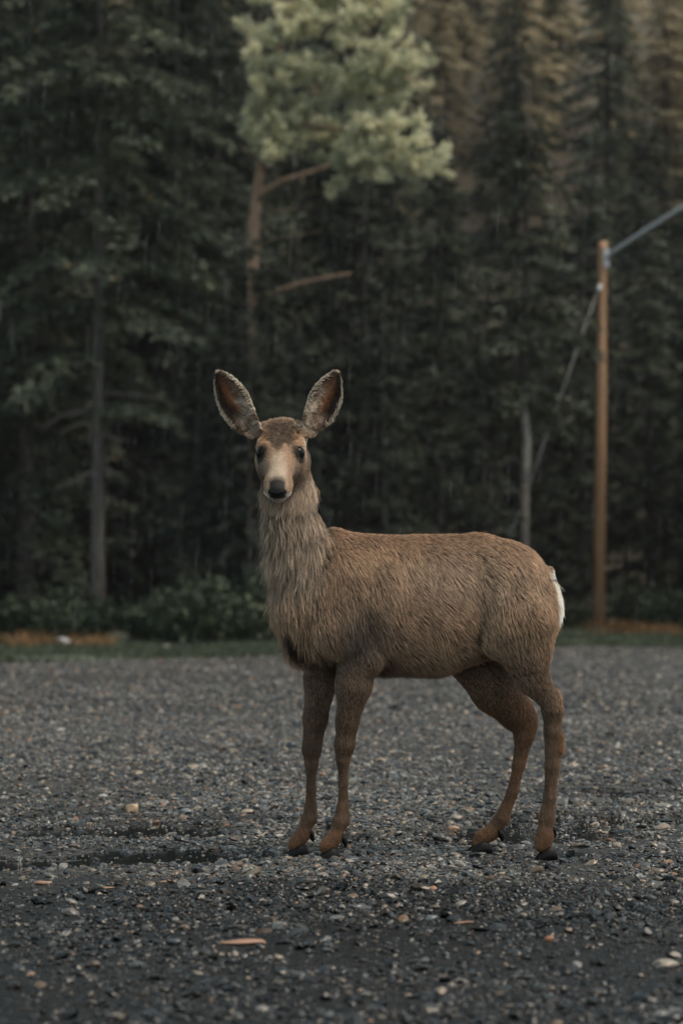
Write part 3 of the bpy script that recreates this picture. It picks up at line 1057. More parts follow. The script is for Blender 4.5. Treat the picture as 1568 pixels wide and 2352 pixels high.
# neck
NK = (-.05, 0, -1)
chain([(B(712, 1360, -.045), 84), (B(684, 1275, -.06), 62), (B(668, 1200, -.07), 50)], sy=.82, k=.03, flow=NK, fur=.050)
chain([(B(668, 1200, -.07), 50), (B(658, 1130, -.075), 49), (B(652, 1068, -.075), 47)], sy=.82, k=.03, flow=NK, fur=.036)
cone(B(670, 1062, -.055), B(676, 1130, -.06), 30, 36, .8, .03, (.15, 0, -.95), .030)
cone(B(722, 1290, -.03), B(690, 1200, -.06), 40, 30, .8, .025, (.15, 0, -.95), .030)
# shoulders
for s, fx in ((-1, 0), (1, -28)):
    cone(B(800 + fx, 1330, -.03 + s * .072), B(784 + fx, 1440, -.03 + s * .086), 58, 62, .72, .020, (.40, 0, -.92), .028)
    cone(B(784 + fx, 1440, -.03 + s * .080), B(838 + fx, 1512, -.03 + s * .076), 58, 38, .75, .026, (.5, 0, -.87), .026)
# near (left) foreleg
LEG = (.12, 0, -1)
chain([(B(822, 1505, -.095), 46), (B(812, 1575, -.095), 39), (B(798, 1655, -.09), 24), (B(791, 1712, -.088), 21.5)], sy=.92, k=.014, flow=(.35, 0, -1), fur=.010)
chain([(B(791, 1712, -.088), 21.5), (B(788, 1745, -.088), 14.5), (B(788, 1800, -.087), 9.5), (B(785, 1855, -.086), 10.5), (B(781, 1887, -.086), 15.5), (B(768, 1922, -.087), 15.5), (B(757, 1938, -.088), 16)], sy=.95, k=.010, flow=LEG, fur=.0075)
for p0, p1 in (((757, 1938, -.088), (748, 1946, -.092)), ((684, 1932, 0), (676, 1943, -.003)), ((1246, 1932, -.063), (1243, 1944, -.066)), ((1106, 1924, .082), (1096, 1938, .080))):
    cone(B(*p0), B(*p1), 16, 15, 1.0, .010, LEG, .006)
cone(B(790, 1820, -.087), B(795, 1885, -.086), 6, 8, .9, .012, LEG, .007)
# far (right) foreleg
chain([(B(748, 1495, .012), 46), (B(737, 1560, .012), 37), (B(724, 1650, .01), 26), (B(716, 1722, .008), 20.5)], sy=.92, k=.014, flow=(.25, 0, -1), fur=.010)
chain([(B(716, 1722, .008), 20.5), (B(715, 1755, .006), 14), (B(714, 1810, .004), 9.5), (B(711, 1855, .003), 10.5), (B(708, 1882, .002), 15), (B(695, 1916, 0), 15.5), (B(684, 1932, 0), 16)], sy=.95, k=.010, flow=LEG, fur=.0075)
cone(B(717, 1820, .004), B(719, 1880, .002), 6, 8, .9, .012, LEG, .007)
# near (left) hind leg
HY = -.055
cone(B(1163, 1378, -.040), B(1186, 1432, HY - .016), 96, 76, .62, .022, (.55, 0, -.83), .024)
cone(B(1186, 1432, HY - .016), B(1206, 1505, HY - .010), 76, 46, .64, .022, (.5, 0, -.86), .020)
cone(B(1178, 1420, HY - .014), B(1142, 1468, HY - .018), 68, 36, .62, .026, (.55, 0, -.83), .022)
cone(B(1222, 1405, -.02), B(1213, 1482, HY), 58, 48, .8, .03, (.35, 0, -.94), .026)
chain([(B(1200, 1490, HY - .008), 50), (B(1221, 1555, HY), 34), (B(1258, 1608, HY), 23)], sy=.72, k=.022, flow=(.55, 0, -.84), fur=.013)
chain([(B(1268, 1600, HY), 20), (B(1268, 1632, HY), 23), (B(1268, 1680, HY), 18.5), (B(1267, 1760, HY), 15.5), (B(1262, 1830, HY), 13.5), (B(1255, 1880, HY), 17), (B(1251, 1918, HY - .005), 18), (B(1246, 1932, HY - .008), 17)], sy=.9, k=.010, flow=(.06, 0, -1), fur=.0075)
cone(B(1285, 1690, HY), B(1288, 1725, HY), 8, 7, 1.0, .012, (.15, 0, -1), .012)
# far (right) hind leg
HF = .085
cone(B(1140, 1380, .08), B(1135, 1470, HF), 96, 80, .62, .03, (.6, 0, -.8), .024)
chain([(B(1090, 1515, HF), 62), (B(1140, 1585, HF), 54), (B(1185, 1638, HF), 38), (B(1205, 1665, HF), 28)], sy=.68, k=.02, flow=(.5, 0, -.86), fur=.010)
chain([(B(1213, 1652, HF), 19), (B(1203, 1690, HF), 22), (B(1191, 1755, HF), 14), (B(1176, 1820, HF), 12), (B(1152, 1880, HF), 16), (B(1128, 1912, HF), 16.5), (B(1106, 1924, HF - .003), 15.5)], sy=.8, k=.010, flow=(-.1, 0, -1), fur=.0075)

# head: forward axis hf, up axis hu, right axis hr (picture right)
TH = R(29.5)
hf = np.array((-.035, -math.cos(TH), -math.sin(TH)))
hf /= np.linalg.norm(hf)
hr = np.cross(np.array((0, 0, 1.)), -hf) * -1
hr = np.cross(hf, np.array((0, 0, 1.)))
hr /= np.linalg.norm(hr)
if hr[0] < 0: hr = -hr
hu = np.cross(hr, hf)
if hu[2] < 0: hu = -hu
POLL = B(648, 983, -.075)


def Hd(f, r, u):
    return POLL + hf * f + hr * r * .90 + hu * u


def hcone(p, q, ra, rb, k=.018, flow=None, fur=.007):
    fl = -hf if flow is None else flow
    PR.append(dict(a=Hd(*p), b=Hd(*q), ra=ra, rb=rb, sy=1.0, k=k, flow=np.array(fl, float), fur=fur))


hcone((.005, 0, -.046), (.075, 0, -.050), .043, .049, .02, hu * .6 - hf * .6, .016)
for s in (-1, 1):
    hcone((.066, s * .044, -.020), (.098, s * .040, -.028), .022, .020, .014)
    hcone((.075, s * .036, -.055), (.125, s * .024, -.055), .032, .026, .016, -hf * .7 - hu * .6 + hr * s * .4, .010)
    hcone((.035, s * .040, -.075), (.095, s * .032, -.082), .034, .028, .018, -hf * .5 - hu * .8 + hr * s * .3, .016)
    hcone((.205, s * .018, -.060), (.230, s * .019, -.066), .020, .018, .012)
hcone((.09, 0, -.040), (.150, 0, -.044), .044, .034, .02)
for s in (-1, 1): hcone((.004, s * .034, -.022), (.05, s * .034, -.026), .030, .028, .014, hu * .6 - hf * .6, .016)
hcone((.150, 0, -.044), (.215, 0, -.054), .032, .028, .016)
hcone((.215, 0, -.056), (.238, 0, -.062), .028, .024, .012)
hcone((.06, 0, -.098), (.205, 0, -.088), .038, .017, .02, -hf * .7 - hu * .5, .010)
hcone((.205, 0, -.088), (.229, 0, -.083), .017, .0155, .012, -hf * .7 - hu * .5, .006)
hcone((.0, 0, -.03), (-.03, 0, -.09), .05, .055, .03, -hf * .3 - hu, .022)

# ears: leaf-shaped cups, open towards the camera
EARS = []
for s, base_v, tip_v in ((-1, (591, 992), (502, 853)), (1, (699, 992), (773, 853))):
    base, tip = B(*base_v, -.100), B(*tip_v, -.075)
    ax = tip - base
    Le = np.linalg.norm(ax)
    ax /= Le
    nrm = np.array((s * .30, -1, .05))
    nrm -= ax * (nrm @ ax)
    nrm /= np.linalg.norm(nrm)
    bx = np.cross(nrm, ax)
    if bx[0] * s < 0: bx = -bx            # bx points to the outer margin
    EARS.append(dict(o=base, ax=ax, nx=nrm, bx=bx, L=Le, s=s))
EAR_T = .0042


def ear_w(a):
    return np.interp(a, [-.1, 0, .12, .3, .5, .65, .8, .9, .96, 1.0], [.018, .0215, .030, .0405, .044, .0405, .0305, .020, .012, .003])


def ear_local(e, p):
    q = p - e['o']
    a = (q @ e['ax']) / e['L']
    b = q @ e['bx'] - np.interp(a, [0, .3, .6, 1.0], [.004, .010, .006, .0])
    c = q @ e['nx']
    return a, b, c


def ear_c0(a, b):
    w = ear_w(a)
    return np.interp(a, [0, .25, .6, 1], [.026, .022, .014, .004]) * (b / w) ** 2 - np.interp(a, [0, .25, .6, 1], [.010, .012, .008, .0]) + .004


def sd_ear(e, p):
    a, b, c = ear_local(e, p)
    w = ear_w(np.clip(a, -.1, 1))
    bc = np.clip(b, -w, w)
    dc = np.abs(c - ear_c0(np.clip(a, 0, 1), bc)) * .85 - EAR_T
    db = np.abs(b) - w
    da = np.maximum(-.06 - a, a - 1.0) * e['L']
    d = np.maximum(np.maximum(dc, db), da)
    return d


def sd_prim(p, pts):
    q = pts.copy()
    cy = (p['a'][1] + p['b'][1]) / 2
    a, b = p['a'].copy(), p['b'].copy()
    if p['sy'] != 1.0:
        q[..., 1] = cy + (q[..., 1] - cy) / p['sy']
        a[1] = cy + (a[1] - cy) / p['sy']
        b[1] = cy + (b[1] - cy) / p['sy']
    ba = b - a
    l2 = ba @ ba
    t = np.clip(((q - a) @ ba) / max(l2, 1e-9), 0, 1)
    dd = np.linalg.norm(q - a - t[..., None] * ba, axis=-1) - (p['ra'] + (p['rb'] - p['ra']) * t)
    return dd * (min(1, p['sy']) ** .5)


VOX = .0042
allp = np.array([q for p in PR for q in (p['a'] - p['ra'], p['a'] + p['ra'], p['b'] - p['rb'], p['b'] + p['rb'])] + [e['o'] + e['ax'] * e['L'] for e in EARS])
lo, hi = allp.min(0) - .035, allp.max(0) + .035
dims = np.ceil((hi - lo) / VOX).astype(int) + 1
field = np.full(dims, .06, dtype=np.float32)
AX = [lo[i] + VOX * np.arange(dims[i]) for i in range(3)]


def smin(a, b, k):
    h = np.clip(.5 + .5 * (b - a) / k, 0, 1)
    return b + (a - b) * h - k * h * (1 - h)


def region(pmin, pmax):
    i0 = np.clip(np.floor((pmin - lo) / VOX).astype(int), 0, dims - 1)
    i1 = np.clip(np.ceil((pmax - lo) / VOX).astype(int) + 1, 1, dims)
    sl = tuple(slice(a, b) for a, b in zip(i0, i1))
    g = np.stack(np.meshgrid(AX[0][sl[0]], AX[1][sl[1]], AX[2][sl[2]], indexing='ij'), -1)
    return sl, g


for p in PR:
    m = max(p['ra'], p['rb']) + p['k'] + .015
    sl, g = region(np.minimum(p['a'], p['b']) - m, np.maximum(p['a'], p['b']) + m)
    field[sl] = smin(field[sl], sd_prim(p, g).astype(np.float32), p['k'])
for e in EARS:
    pp_ = np.array([e['o'] - .055, e['o'] + .055, e['o'] + e['ax'] * e['L'] - .055, e['o'] + e['ax'] * e['L'] + .055])
    sl, g = region(pp_.min(0), pp_.max(0))
    field[sl] = smin(field[sl], sd_ear(e, g).astype(np.float32), .008)
# eye sockets
EYES = [Hd(.094, s * .0485, -.028) for s in (-1, 1)]
for c in EYES:
    sl, g = region(c - .03, c + .03)
    field[sl] = np.maximum(field[sl], -(np.linalg.norm(g - c, axis=-1) - .0170))


def surface_nets(f, org, h):
    s = f < 0
    nx, ny, nz_ = f.shape
    cnt_ = np.zeros((nx - 1, ny - 1, nz_ - 1), np.int8)
    for i in (0, 1):
        for j in (0, 1):
            for k_ in (0, 1):
                cnt_ += s[i:nx - 1 + i, j:ny - 1 + j, k_:nz_ - 1 + k_]
    act = np.argwhere((cnt_ > 0) & (cnt_ < 8))
    idx = np.full(cnt_.shape, -1, np.int32)
    idx[tuple(act.T)] = np.arange(len(act))
    acc = np.zeros((len(act), 3))
    n_ = np.zeros(len(act))
    cor = [(i, j, k_) for i in (0, 1) for j in (0, 1) for k_ in (0, 1)]
    for c0 in cor:
        for ax_ in range(3):
            if c0[ax_]: continue
            c1 = list(c0); c1[ax_] = 1
            f0 = f[tuple((act + c0).T)].astype(float)
            f1 = f[tuple((act + c1).T)].astype(float)
            x = (f0 < 0) != (f1 < 0)
            t = f0[x] / (f0[x] - f1[x])
            pnt = np.tile(np.array(c0, float), (x.sum(), 1))
            pnt[:, ax_] = t
            acc[x] += pnt
            n_[x] += 1
    V = org + h * (act + acc / n_[:, None])
    Q = []
    for ax_ in range(3):
        o1, o2 = [(1, 2), (2, 0), (0, 1)][ax_]
        sl0 = [slice(1, -1)] * 3; sl0[ax_] = slice(0, -1)
        sl1 = [slice(1, -1)] * 3; sl1[ax_] = slice(1, None)
        a_, b_ = s[tuple(sl0)], s[tuple(sl1)]
        e_ = np.argwhere(a_ != b_)
        inside_first = a_[tuple(e_.T)]
        e_ = e_ + np.array([0 if i == ax_ else 1 for i in range(3)])
        d1 = np.zeros(3, int); d1[o1] = 1
        d2 = np.zeros(3, int); d2[o2] = 1
        q = np.stack([idx[tuple((e_ - d1 - d2).T)], idx[tuple((e_ - d2).T)], idx[tuple(e_.T)], idx[tuple((e_ - d1).T)]], 1)
        q[~inside_first] = q[~inside_first][:, ::-1]
        Q.append(q)
    return V, np.concatenate(Q)


BV, BF = surface_nets(field, lo, VOX)
# a little smoothing
e_ = np.concatenate([BF[:, [0, 1]], BF[:, [1, 2]], BF[:, [2, 3]], BF[:, [3, 0]]])
deg = np.bincount(e_.ravel(), minlength=len(BV))[:, None]
for it in range(3):
    a_ = np.zeros_like(BV)
    for c_ in range(3):
        a_[:, c_] = np.bincount(e_[:, 0], BV[e_[:, 1], c_], len(BV)) + np.bincount(e_[:, 1], BV[e_[:, 0], c_], len(BV))
    BV = BV * .5 + .5 * a_ / deg
# keep the largest connected piece is not needed: the field is one body
BN = np.zeros_like(BV)
fn = np.cross(BV[BF[:, 2]] - BV[BF[:, 0]], BV[BF[:, 3]] - BV[BF[:, 1]])
for c_ in range(3):
    for j_ in range(4):
        BN[:, c_] += np.bincount(BF[:, j_], fn[:, c_], len(BV))
BN /= np.linalg.norm(BN, axis=1)[:, None] + 1e-12

# coat direction and length per vertex, from the nearest primitives
wsum = np.zeros(len(BV))
flow = np.zeros_like(BV)
flen = np.zeros(len(BV))
for p in PR:
    w_ = np.exp(-np.clip(sd_prim(p, BV) + .012, 0, None) / .010)
    wsum += w_
    flow += w_[:, None] * p['flow'] / np.linalg.norm(p['flow'])
    flen += w_ * p['fur']
flow /= wsum[:, None] + 1e-12
flen /= wsum + 1e-12


def survey(P):
    """Survey coordinates of world points (used to lay the coat pattern out on the body)."""
    c, s = math.cos(R(PITCH)), math.sin(R(PITCH))
    d = P - np.array((0, 0, CAM_H))
    cz = d[:, 1] * c + d[:, 2] * s
    cy = -d[:, 1] * s + d[:, 2] * c
    return 784 + FV * d[:, 0] / cz, 1176 - FV * cy / cz


def ss(x, a, b):
    t = np.clip((x - a) / (b - a), 0, 1)
    return t * t * (3 - 2 * t)


def blob(x, y, cx, cy, rx, ry):
    return np.exp(-(((x - cx) / rx) ** 2 + ((y - cy) / ry) ** 2))


def head_local(P):
    q = P - POLL
    return q @ hf, q @ hr, q @ hu


def coat(P, Nn):
    """Coat colour, fur length factor, on points P with normals Nn."""
    # pattern coordinates along the animal: project flat on its own mid plane
    U = 784 + (P[:, 0]) / MV
    Vv = 1965 - (P[:, 2]) / MV
    n1 = vnoise(U / 26 + 50, Vv / 26 + 50 + P[:, 1] * 20, 41) - .5
    n2 = vnoise(U / 9 + 50, Vv / 9 + 50 + P[:, 1] * 40, 42) - .5
    c = np.tile(np.array((.335, .222, .142)), (len(P), 1))

    def mix(col, w):
        nonlocal c
        w = np.clip(w, 0, 1)[:, None]
        c = c * (1 - w) + np.array(col) * w

    isleg = ss(Vv, 1560, 1640)
    # warm back, greyer shoulder and flank
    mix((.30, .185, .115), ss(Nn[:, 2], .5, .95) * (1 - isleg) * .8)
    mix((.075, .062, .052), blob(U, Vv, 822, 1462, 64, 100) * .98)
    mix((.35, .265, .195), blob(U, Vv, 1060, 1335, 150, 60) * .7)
    mix((.22, .15, .10), blob(U, Vv, 1215, 1470, 70, 90) * .5)
    # neck
    neck = (1 - ss(Vv, 1300, 1420)) * (1 - ss(U + (Vv - 1200) * .1, 725, 775))
    mix((.38, .295, .222), neck * .9)
    # brisket stripe, black brown
    sd_ = np.full(len(P), 99.0)
    for (ax0, ay0), (ax1, ay1) in (((662, 1440), (678, 1472)), ((678, 1472), (698, 1496)), ((698, 1496), (767, 1532))):
        tt = np.clip(((U - ax0) * (ax1 - ax0) + (Vv - ay0) * (ay1 - ay0)) / ((ax1 - ax0) ** 2 + (ay1 - ay0) ** 2), 0, 1)
        sd_ = np.minimum(sd_, np.hypot(U - ax0 - tt * (ax1 - ax0), Vv - ay0 - tt * (ay1 - ay0)))
    mix((.018, .013, .011), 1 - ss(sd_, 8, 17))
    mix((.06, .042, .03), blob(U, Vv, 870, 1540, 45, 26) * .8)  # shade of the crease behind the elbow, painted into the coat
    # belly: shade and wet darkening of the underside painted into the coat
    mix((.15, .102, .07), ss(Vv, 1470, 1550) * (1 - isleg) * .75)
    # inner thigh and groin
    mix((.20, .130, .080), ss(Vv, 1520, 1560) * ss(U, 1000, 1040) * (P[:, 1] > DY + .02) * .8)
    # legs
    mix((.125, .080, .051), isleg * .95)
    mix((.13, .080, .048), isleg * (1 - ss(Vv, 1860, 1890)) * blob(U, 0, 760, 0, 60, 1) * ss(Vv, 1690, 1740) * .55)
    mix((.17, .088, .046), ss(Vv, 1865, 1920) * .85)
    mix((.16, .085, .045), isleg * (U > 1050) * (P[:, 1] > DY + .03) * (1 - ss(Vv, 1850, 1890)) * .6)
    mix((.33, .155, .062), blob(U, Vv, 1297, 1715, 16, 42) * (P[:, 1] < DY + .03) * 1.2)
    mix((.40, .21, .10), blob(U, Vv, 1296, 1608, 18, 24) * .5)
    # white rump
    rump = ss(U + (Vv - 1330) * -.20, 1257, 1268) * ss(Vv, 1268, 1300) * (1 - ss(Vv, 1390, 1440)) * np.maximum(ss(Nn[:, 0], .55, .8), ss(U, 1264, 1274))
    mix((.78, .72, .62), rump * 1.2)
    # head
    f, r, u = head_local(P)
    head = ss(f, -.02, .02) * (u > -.16) * (Vv < 1190)
    ar = np.abs(r)
    face = head * (1 - ss(u, -.085, -.11) * 0)
    hmask = face * ss(u, -.122, -.078) * (1 - ss(ar, .050, .064) * .6)
    mix((.30, .195, .122), hmask * .95)
    mix((.19, .135, .095), hmask * ss(ar + (f > .12) * .012, .036, .052) * ss(f, .085, .11) * (.7 + n2 * .8))
    mix((.44, .35, .265), hmask * ss(f, .105, .165) * (1 - ss(ar, .008, .026)) * (u > -.075) * .95)
    mix((.43, .35, .27), hmask * ss(f, .15, .195) * (1 - ss(ar, .012, .030)) * ss(u, -.075, -.055) * .9)
    mix((.42, .24, .12), hmask * blob(f, ar, .072, .036, .02, .016) * .8)
    n3 = vnoise(U / 5 + 50, Vv / 5 + 50, 47)
    mix((.13, .09, .062), hmask * ss(n3, .55, .85) * ss(ar, .022, .045) * .55)
    # dark crown patch
    mix((.065, .046, .034), head * (1 - ss(f + n2 * .03 + ar * .8, .110, .130)) * (1 - ss(ar, .030, .044)) * ss(u, -.075, -.04) * .9)
    mix((.27, .18, .12), head * (1 - ss(f, .005, .022)) * (1 - ss(ar, .03, .05)) * .7)
    mix((.05, .034, .025), head * blob(f, ar, .062, .030, .010, .012) * .5)
    # eye surrounds
    for ce in EYES:
        de = np.linalg.norm(P - ce + hu * .004 - hf * .007 + hr * np.sign((ce - POLL) @ hr) * .007, axis=1)
        mix((.003, .0025, .002), (1 - ss(de, .0225, .032)) * .97)
        mix((.03, .02, .015), (1 - ss(np.linalg.norm(P - (ce + hf * .022 - hu * .010 - hr * np.sign((ce - POLL) @ hr) * .008), axis=1), .008, .018)) * .8)
    # muzzle: dark beside the nose, white chin and lip
    mix((.20, .13, .085), hmask * blob(f, ar, .20, .032, .02, .010) * .6)
    mix((.72, .66, .57), head * ss(f, .175, .20) * (1 - ss(u, -.072, -.062)) * .97)
    mix((.02, .018, .017), head * ss(f, .228, .238) * (1 - ss(ar, .017, .024)) * ss(u, -.079, -.072) * 1.0)
    mix((.62, .56, .47), head * (f > .05) * (f < .17) * (1 - ss(u, -.125, -.105)) * ss(u, -.16, -.14) * 0)
    for s in (-1, 1):
        mix((.62, .53, .43), (1 - ss(np.linalg.norm(P - Hd(.012, s * .066, -.030), axis=1), .010, .024)) * .85)
    ear_w_ = np.zeros(len(P))
    ear_in = np.zeros(len(P))
    rim = np.zeros(len(P))
    for e in EARS:
        a, b, cc_ = ear_local(e, P)
        w = ear_w(np.clip(a, -.1, 1))
        on = (a > -.02) & (a < 1.06) & (np.abs(b) < w + .012) & (np.abs(cc_) < .05)
        front = on & (Nn @ e['nx'] > -.05)
        bn = b / w
        k_ = on.astype(float) * ss(a, .02, .14)
        mix((.20, .15, .115), k_)
        fr = front.astype(float)
        mix((.085, .042, .024), fr * ss(a, .06, .16) * .95)
        # rusty middle, dark band inside the outer edge, pale tufts along the inner edge
        mix((.30, .125, .055), fr * blob(a, bn, .55, -.05, .28, .45) * .9)
        mix((.022, .016, .013), fr * ss(bn, .35, .62) * ss(a, .15, .3) * .9)
        mix((.03, .02, .016), fr * ss(a, .78, .92) * .7)
        mix((.66, .55, .44), fr * blob(a, bn, .34, -.60, .26, .36) * (.75 + n2 * 1.4))
        mix((.58, .46, .35), fr * blob(a, bn, .17, .40, .10, .34) * (.7 + n2))
        rimw = on * np.maximum(ss(np.abs(bn), .85, .96), ss(a, .945, .98)) * ss(a, .15, .25)
        mix((.62, .53, .42), rimw)
        mix((.55, .47, .38), on * (1 - ss(a, .05, .16)) * (bn < .2) * (cc_ > -.01) * .5)
        ear_w_ = np.maximum(ear_w_, k_)
        ear_in = np.maximum(ear_in, fr * k_)
        rim = np.maximum(rim, rimw)
    n4 = vnoise(U / 3.2 + P[:, 1] * 300 + 50, Vv / 40 + 50, 48) - .5
    c = c * (1 + n1[:, None] * .30 + np.where(isleg > .3, n4 * .5, n2 * .22 * (1 - ear_w_))[:, None])
    return np.clip(c, .004, .9), ear_w_, ear_in, rim, head, rump, hmask


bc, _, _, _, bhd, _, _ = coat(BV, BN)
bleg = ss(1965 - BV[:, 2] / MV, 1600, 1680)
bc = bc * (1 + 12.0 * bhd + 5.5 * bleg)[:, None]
deer = empty('deer', (float(B(960, 1400)[0]), DY, 0))
tag(deer, 'young brown deer standing side on across the gravel, facing the viewer', 'deer')
OFF = np.array(deer.location)

m_skin, nt, b = attr_mat('deer_undercoat', .7, .2)
mul = N(nt, 'ShaderNodeMix', data_type='RGBA', blend_type='MULTIPLY')
mul.inputs[0].default_value = 1
mul.inputs[7].default_value = (.06, .058, .056, 1)
lk = b.inputs['Base Color'].links[0]
src = lk.from_socket
nt.links.new(src, mul.inputs[6])
nt.links.new(mul.outputs[2], b.inputs['Base Color'])
bm_ = mesh('body', BV - OFF, BF, m_skin)
vcol(bm_, bc)
body = obj('body', bm_, deer)

# ---- fur as hair curves
tri = np.concatenate([BF[:, [0, 1, 2]], BF[:, [0, 2, 3]]])
tv = BV[tri]
ta = np.linalg.norm(np.cross(tv[:, 1] - tv[:, 0], tv[:, 2] - tv[:, 0]), axis=1) / 2
tcn = tv.mean(1)
tnn = BN[tri].mean(1)
tl = flen[tri].mean(1)
facing = np.where(tnn[:, 1] < .35, 1.0, .30)
_, ew_t, ei_t, _, hd_t, _, _ = coat(tcn, tnn)
densw = np.where(tl > .016, 1.0, 1.9) * facing
densw = np.where(hd_t > .3, 3.2 * facing, densw)
densw = np.where(ew_t > .3, 2.2, densw)
ZH = .026                                     # below this the hoof begins


def sample(n, w):
    p = ta * w
    p = p / p.sum()
    j = rng.choice(len(tri), n, p=p)
    r1, r2 = np.sqrt(rng.uniform(0, 1, n)), rng.uniform(0, 1, n)
    bw = np.stack([1 - r1, r1 * (1 - r2), r1 * r2], 1)
    P = (tv[j] * bw[..., None]).sum(1)
    Nn = (BN[tri[j]] * bw[..., None]).sum(1)
    Nn /= np.linalg.norm(Nn, axis=1)[:, None]
    Fl = (flow[tri[j]] * bw[..., None]).sum(1)
    L = (flen[tri[j]] * bw).sum(1)
    return P, Nn, Fl, L


NF = 300000
P, Nn, Fl, L = sample(NF, densw)
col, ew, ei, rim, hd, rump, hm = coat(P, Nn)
U = 784 + P[:, 0] / MV
Vv = 1965 - P[:, 2] / MV
f_, r_h, u_h = head_local(P)
# directions on ears: towards the tip, inside hairs fan from the inner edge
for e in EARS:
    a, b_, c_ = ear_local(e, P)
    on = (ew > .2) & ((P - e['o']) @ e['bx'] > -.06) & (np.sign(P[:, 0] - POLL[0]) == e['s'])
    inn = on & (ei > .3)
    Fl[on] = e['ax'] * 1.0 + e['bx'] * np.clip(b_[on] / .04, -1, 1)[:, None] * .3
    Fl[inn] = e['ax'] * .5 - e['bx'] * 0 + e['bx'] * np.where(b_[inn] < 0, .9, -.5)[:, None] + e['nx'] * .5
    L[on] = .007
    L[inn] = np.where(np.abs(b_[inn]) > .008, .016, .009)
    L[on & (rim > .3)] = .010
Lh = np.interp(u_h, [-.13, -.085], [.028, .009])
L = np.where((hd > .3) & (ew < .2), np.minimum(L, Lh), L)
crown = (hd > .3) & (f_ + np.abs(r_h) * .8 < .105) & (np.abs(r_h) < .045) & (u_h > -.06) & (ew < .2)
L[crown] = np.interp(f_[crown], [.03, .06, .10], [.013, .011, .007])
Fl[crown] = hu * .5 - hf * .3 + rng.normal(0, .55, (crown.sum(), 3))
L[rump > .3] = .025
# parting and whorls: small wander of the coat direction
wa = (vnoise(U / 34 + 9, Vv / 34 + 9, 51) - .5) * .9
ca, sa = np.cos(wa), np.sin(wa)
Fl = np.stack([Fl[:, 0] * ca - Fl[:, 2] * sa, Fl[:, 1], Fl[:, 0] * sa + Fl[:, 2] * ca], 1)
Fl -= Nn * (Fl * Nn).sum(1)[:, None]
Fl /= np.linalg.norm(Fl, axis=1)[:, None] + 1e-9
keep = (P[:, 2] > ZH)
for ce in EYES: keep &= np.linalg.norm(P - ce, axis=1) > .0198
nose_zone = (hd > .3) & (f_ > .236) & (np.abs(r_h) < .022) & (u_h > -.074)
keep &= ~nose_zone
P, Nn, Fl, L, col, hd, ew, ei, rump, U, Vv, crown = (q[keep] for q in (P, Nn, Fl, L, col, hd, ew, ei, rump, U, Vv, crown))
n = len(P)
L = L * rng.uniform(.75, 1.2, n)
# clump centres: spacing follows the hair length
order = rng.permutation(n)
L[(U > 1246) & (Vv < 1326) & (Vv > 1200)] *= .45
wl = ss(L, .018, .046)
spacing = np.clip(L * .35, .0032, .0095) * (1 - wl) + .0155 * wl
cand = order[rng.uniform(0, 1, n) < np.clip((0.0032 / spacing) ** 2, .02, 1)]
kd = kdtree.KDTree(len(cand))
for i, q in enumerate(P[cand]): kd.insert(q, i)
kd.balance()
near = np.fromiter((kd.find(q)[1] for q in P), dtype=np.int64, count=n)
G = cand[near]
lift = np.where(L > .036, .30, np.where(L > .018, .24, np.where(L > .009, .20, np.where(hd > .3, .09, .15)))) * rng.uniform(.6, 1.3, n)
lift = np.where(ei > .3, .55, lift)
lift = np.where(crown, .6, lift)
liftG = lift[G]
clen = L[G] * rng.uniform(.85, 1.12, n)
K = 6
ts = np.linspace(0, 1, K)
off = P - P[G]
jd = rng.normal(0, .035, (n, 3))
jd = np.where((ei > .3)[:, None], jd * 3, jd)
dirv = Fl[G] * .8 + Fl * .2 + jd
# the guide of a clump gets its own random bend, so neighbouring tufts part
gb = (rng.normal(0, .075, (n, 3)) * np.where(L > .032, 2.4, 1.0)[:, None])[G]
jd = np.where(crown[:, None], jd * 7, jd)
dirv = dirv + gb
dirv /= np.linalg.norm(dirv, axis=1)[:, None]
pts_ = np.empty((n, K, 3), np.float32)
cl = np.where(L > .012, .95, np.where(L > .0075, .5, .15))
for k_, t in enumerate(ts):
    along = dirv * t + Nn * (liftG * (t - .55 * t * t))[:, None]
    sagz = np.zeros((n, 3)); sagz[:, 2] = -.16 * t * t * np.where(L > .02, 1, 0)
    pts_[:, k_] = P[G] + off * (1 - cl * t ** .75)[:, None] + Nn * 0 + (along + sagz) * clen[:, None]
    if k_ == 0: pts_[:, 0] = P - Nn * .0008
# hair shade: darker root band, light tip; tufts differ a little
tuft = (rng.normal(1, np.where(ew > .2, .05, np.where(L < .009, .11, .17)), n) * np.where(L > .032, rng.normal(1, .24, n), 1) * np.where(crown, rng.normal(1, .6, n), 1))[G] * rng.normal(1, .10, n)
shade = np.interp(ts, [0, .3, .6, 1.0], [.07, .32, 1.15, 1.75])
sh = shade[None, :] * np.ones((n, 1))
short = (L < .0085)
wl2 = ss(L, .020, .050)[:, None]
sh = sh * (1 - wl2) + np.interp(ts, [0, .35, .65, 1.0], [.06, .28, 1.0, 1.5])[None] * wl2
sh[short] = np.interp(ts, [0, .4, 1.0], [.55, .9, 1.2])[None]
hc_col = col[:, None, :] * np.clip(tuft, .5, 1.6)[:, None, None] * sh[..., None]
hc_col = np.clip(hc_col, 0.003, .92)
rad0 = np.where(L > .018, .00031, .00027) * rng.uniform(.8, 1.25, n)
prof = np.interp(ts, [0, .5, 1.0], [1.0, .85, .18])
hcv = bpy.data.hair_curves.new('fur')
hcv.add_curves([K] * n)
hcv.position_data.foreach_set('vector', (pts_ - OFF.astype(np.float32)).reshape(-1))
ra_ = hcv.attributes.get('radius') or hcv.attributes.new('radius', 'FLOAT', 'POINT')
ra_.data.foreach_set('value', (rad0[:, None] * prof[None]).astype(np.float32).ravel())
ca_ = hcv.attributes.new('col', 'FLOAT_COLOR', 'POINT')
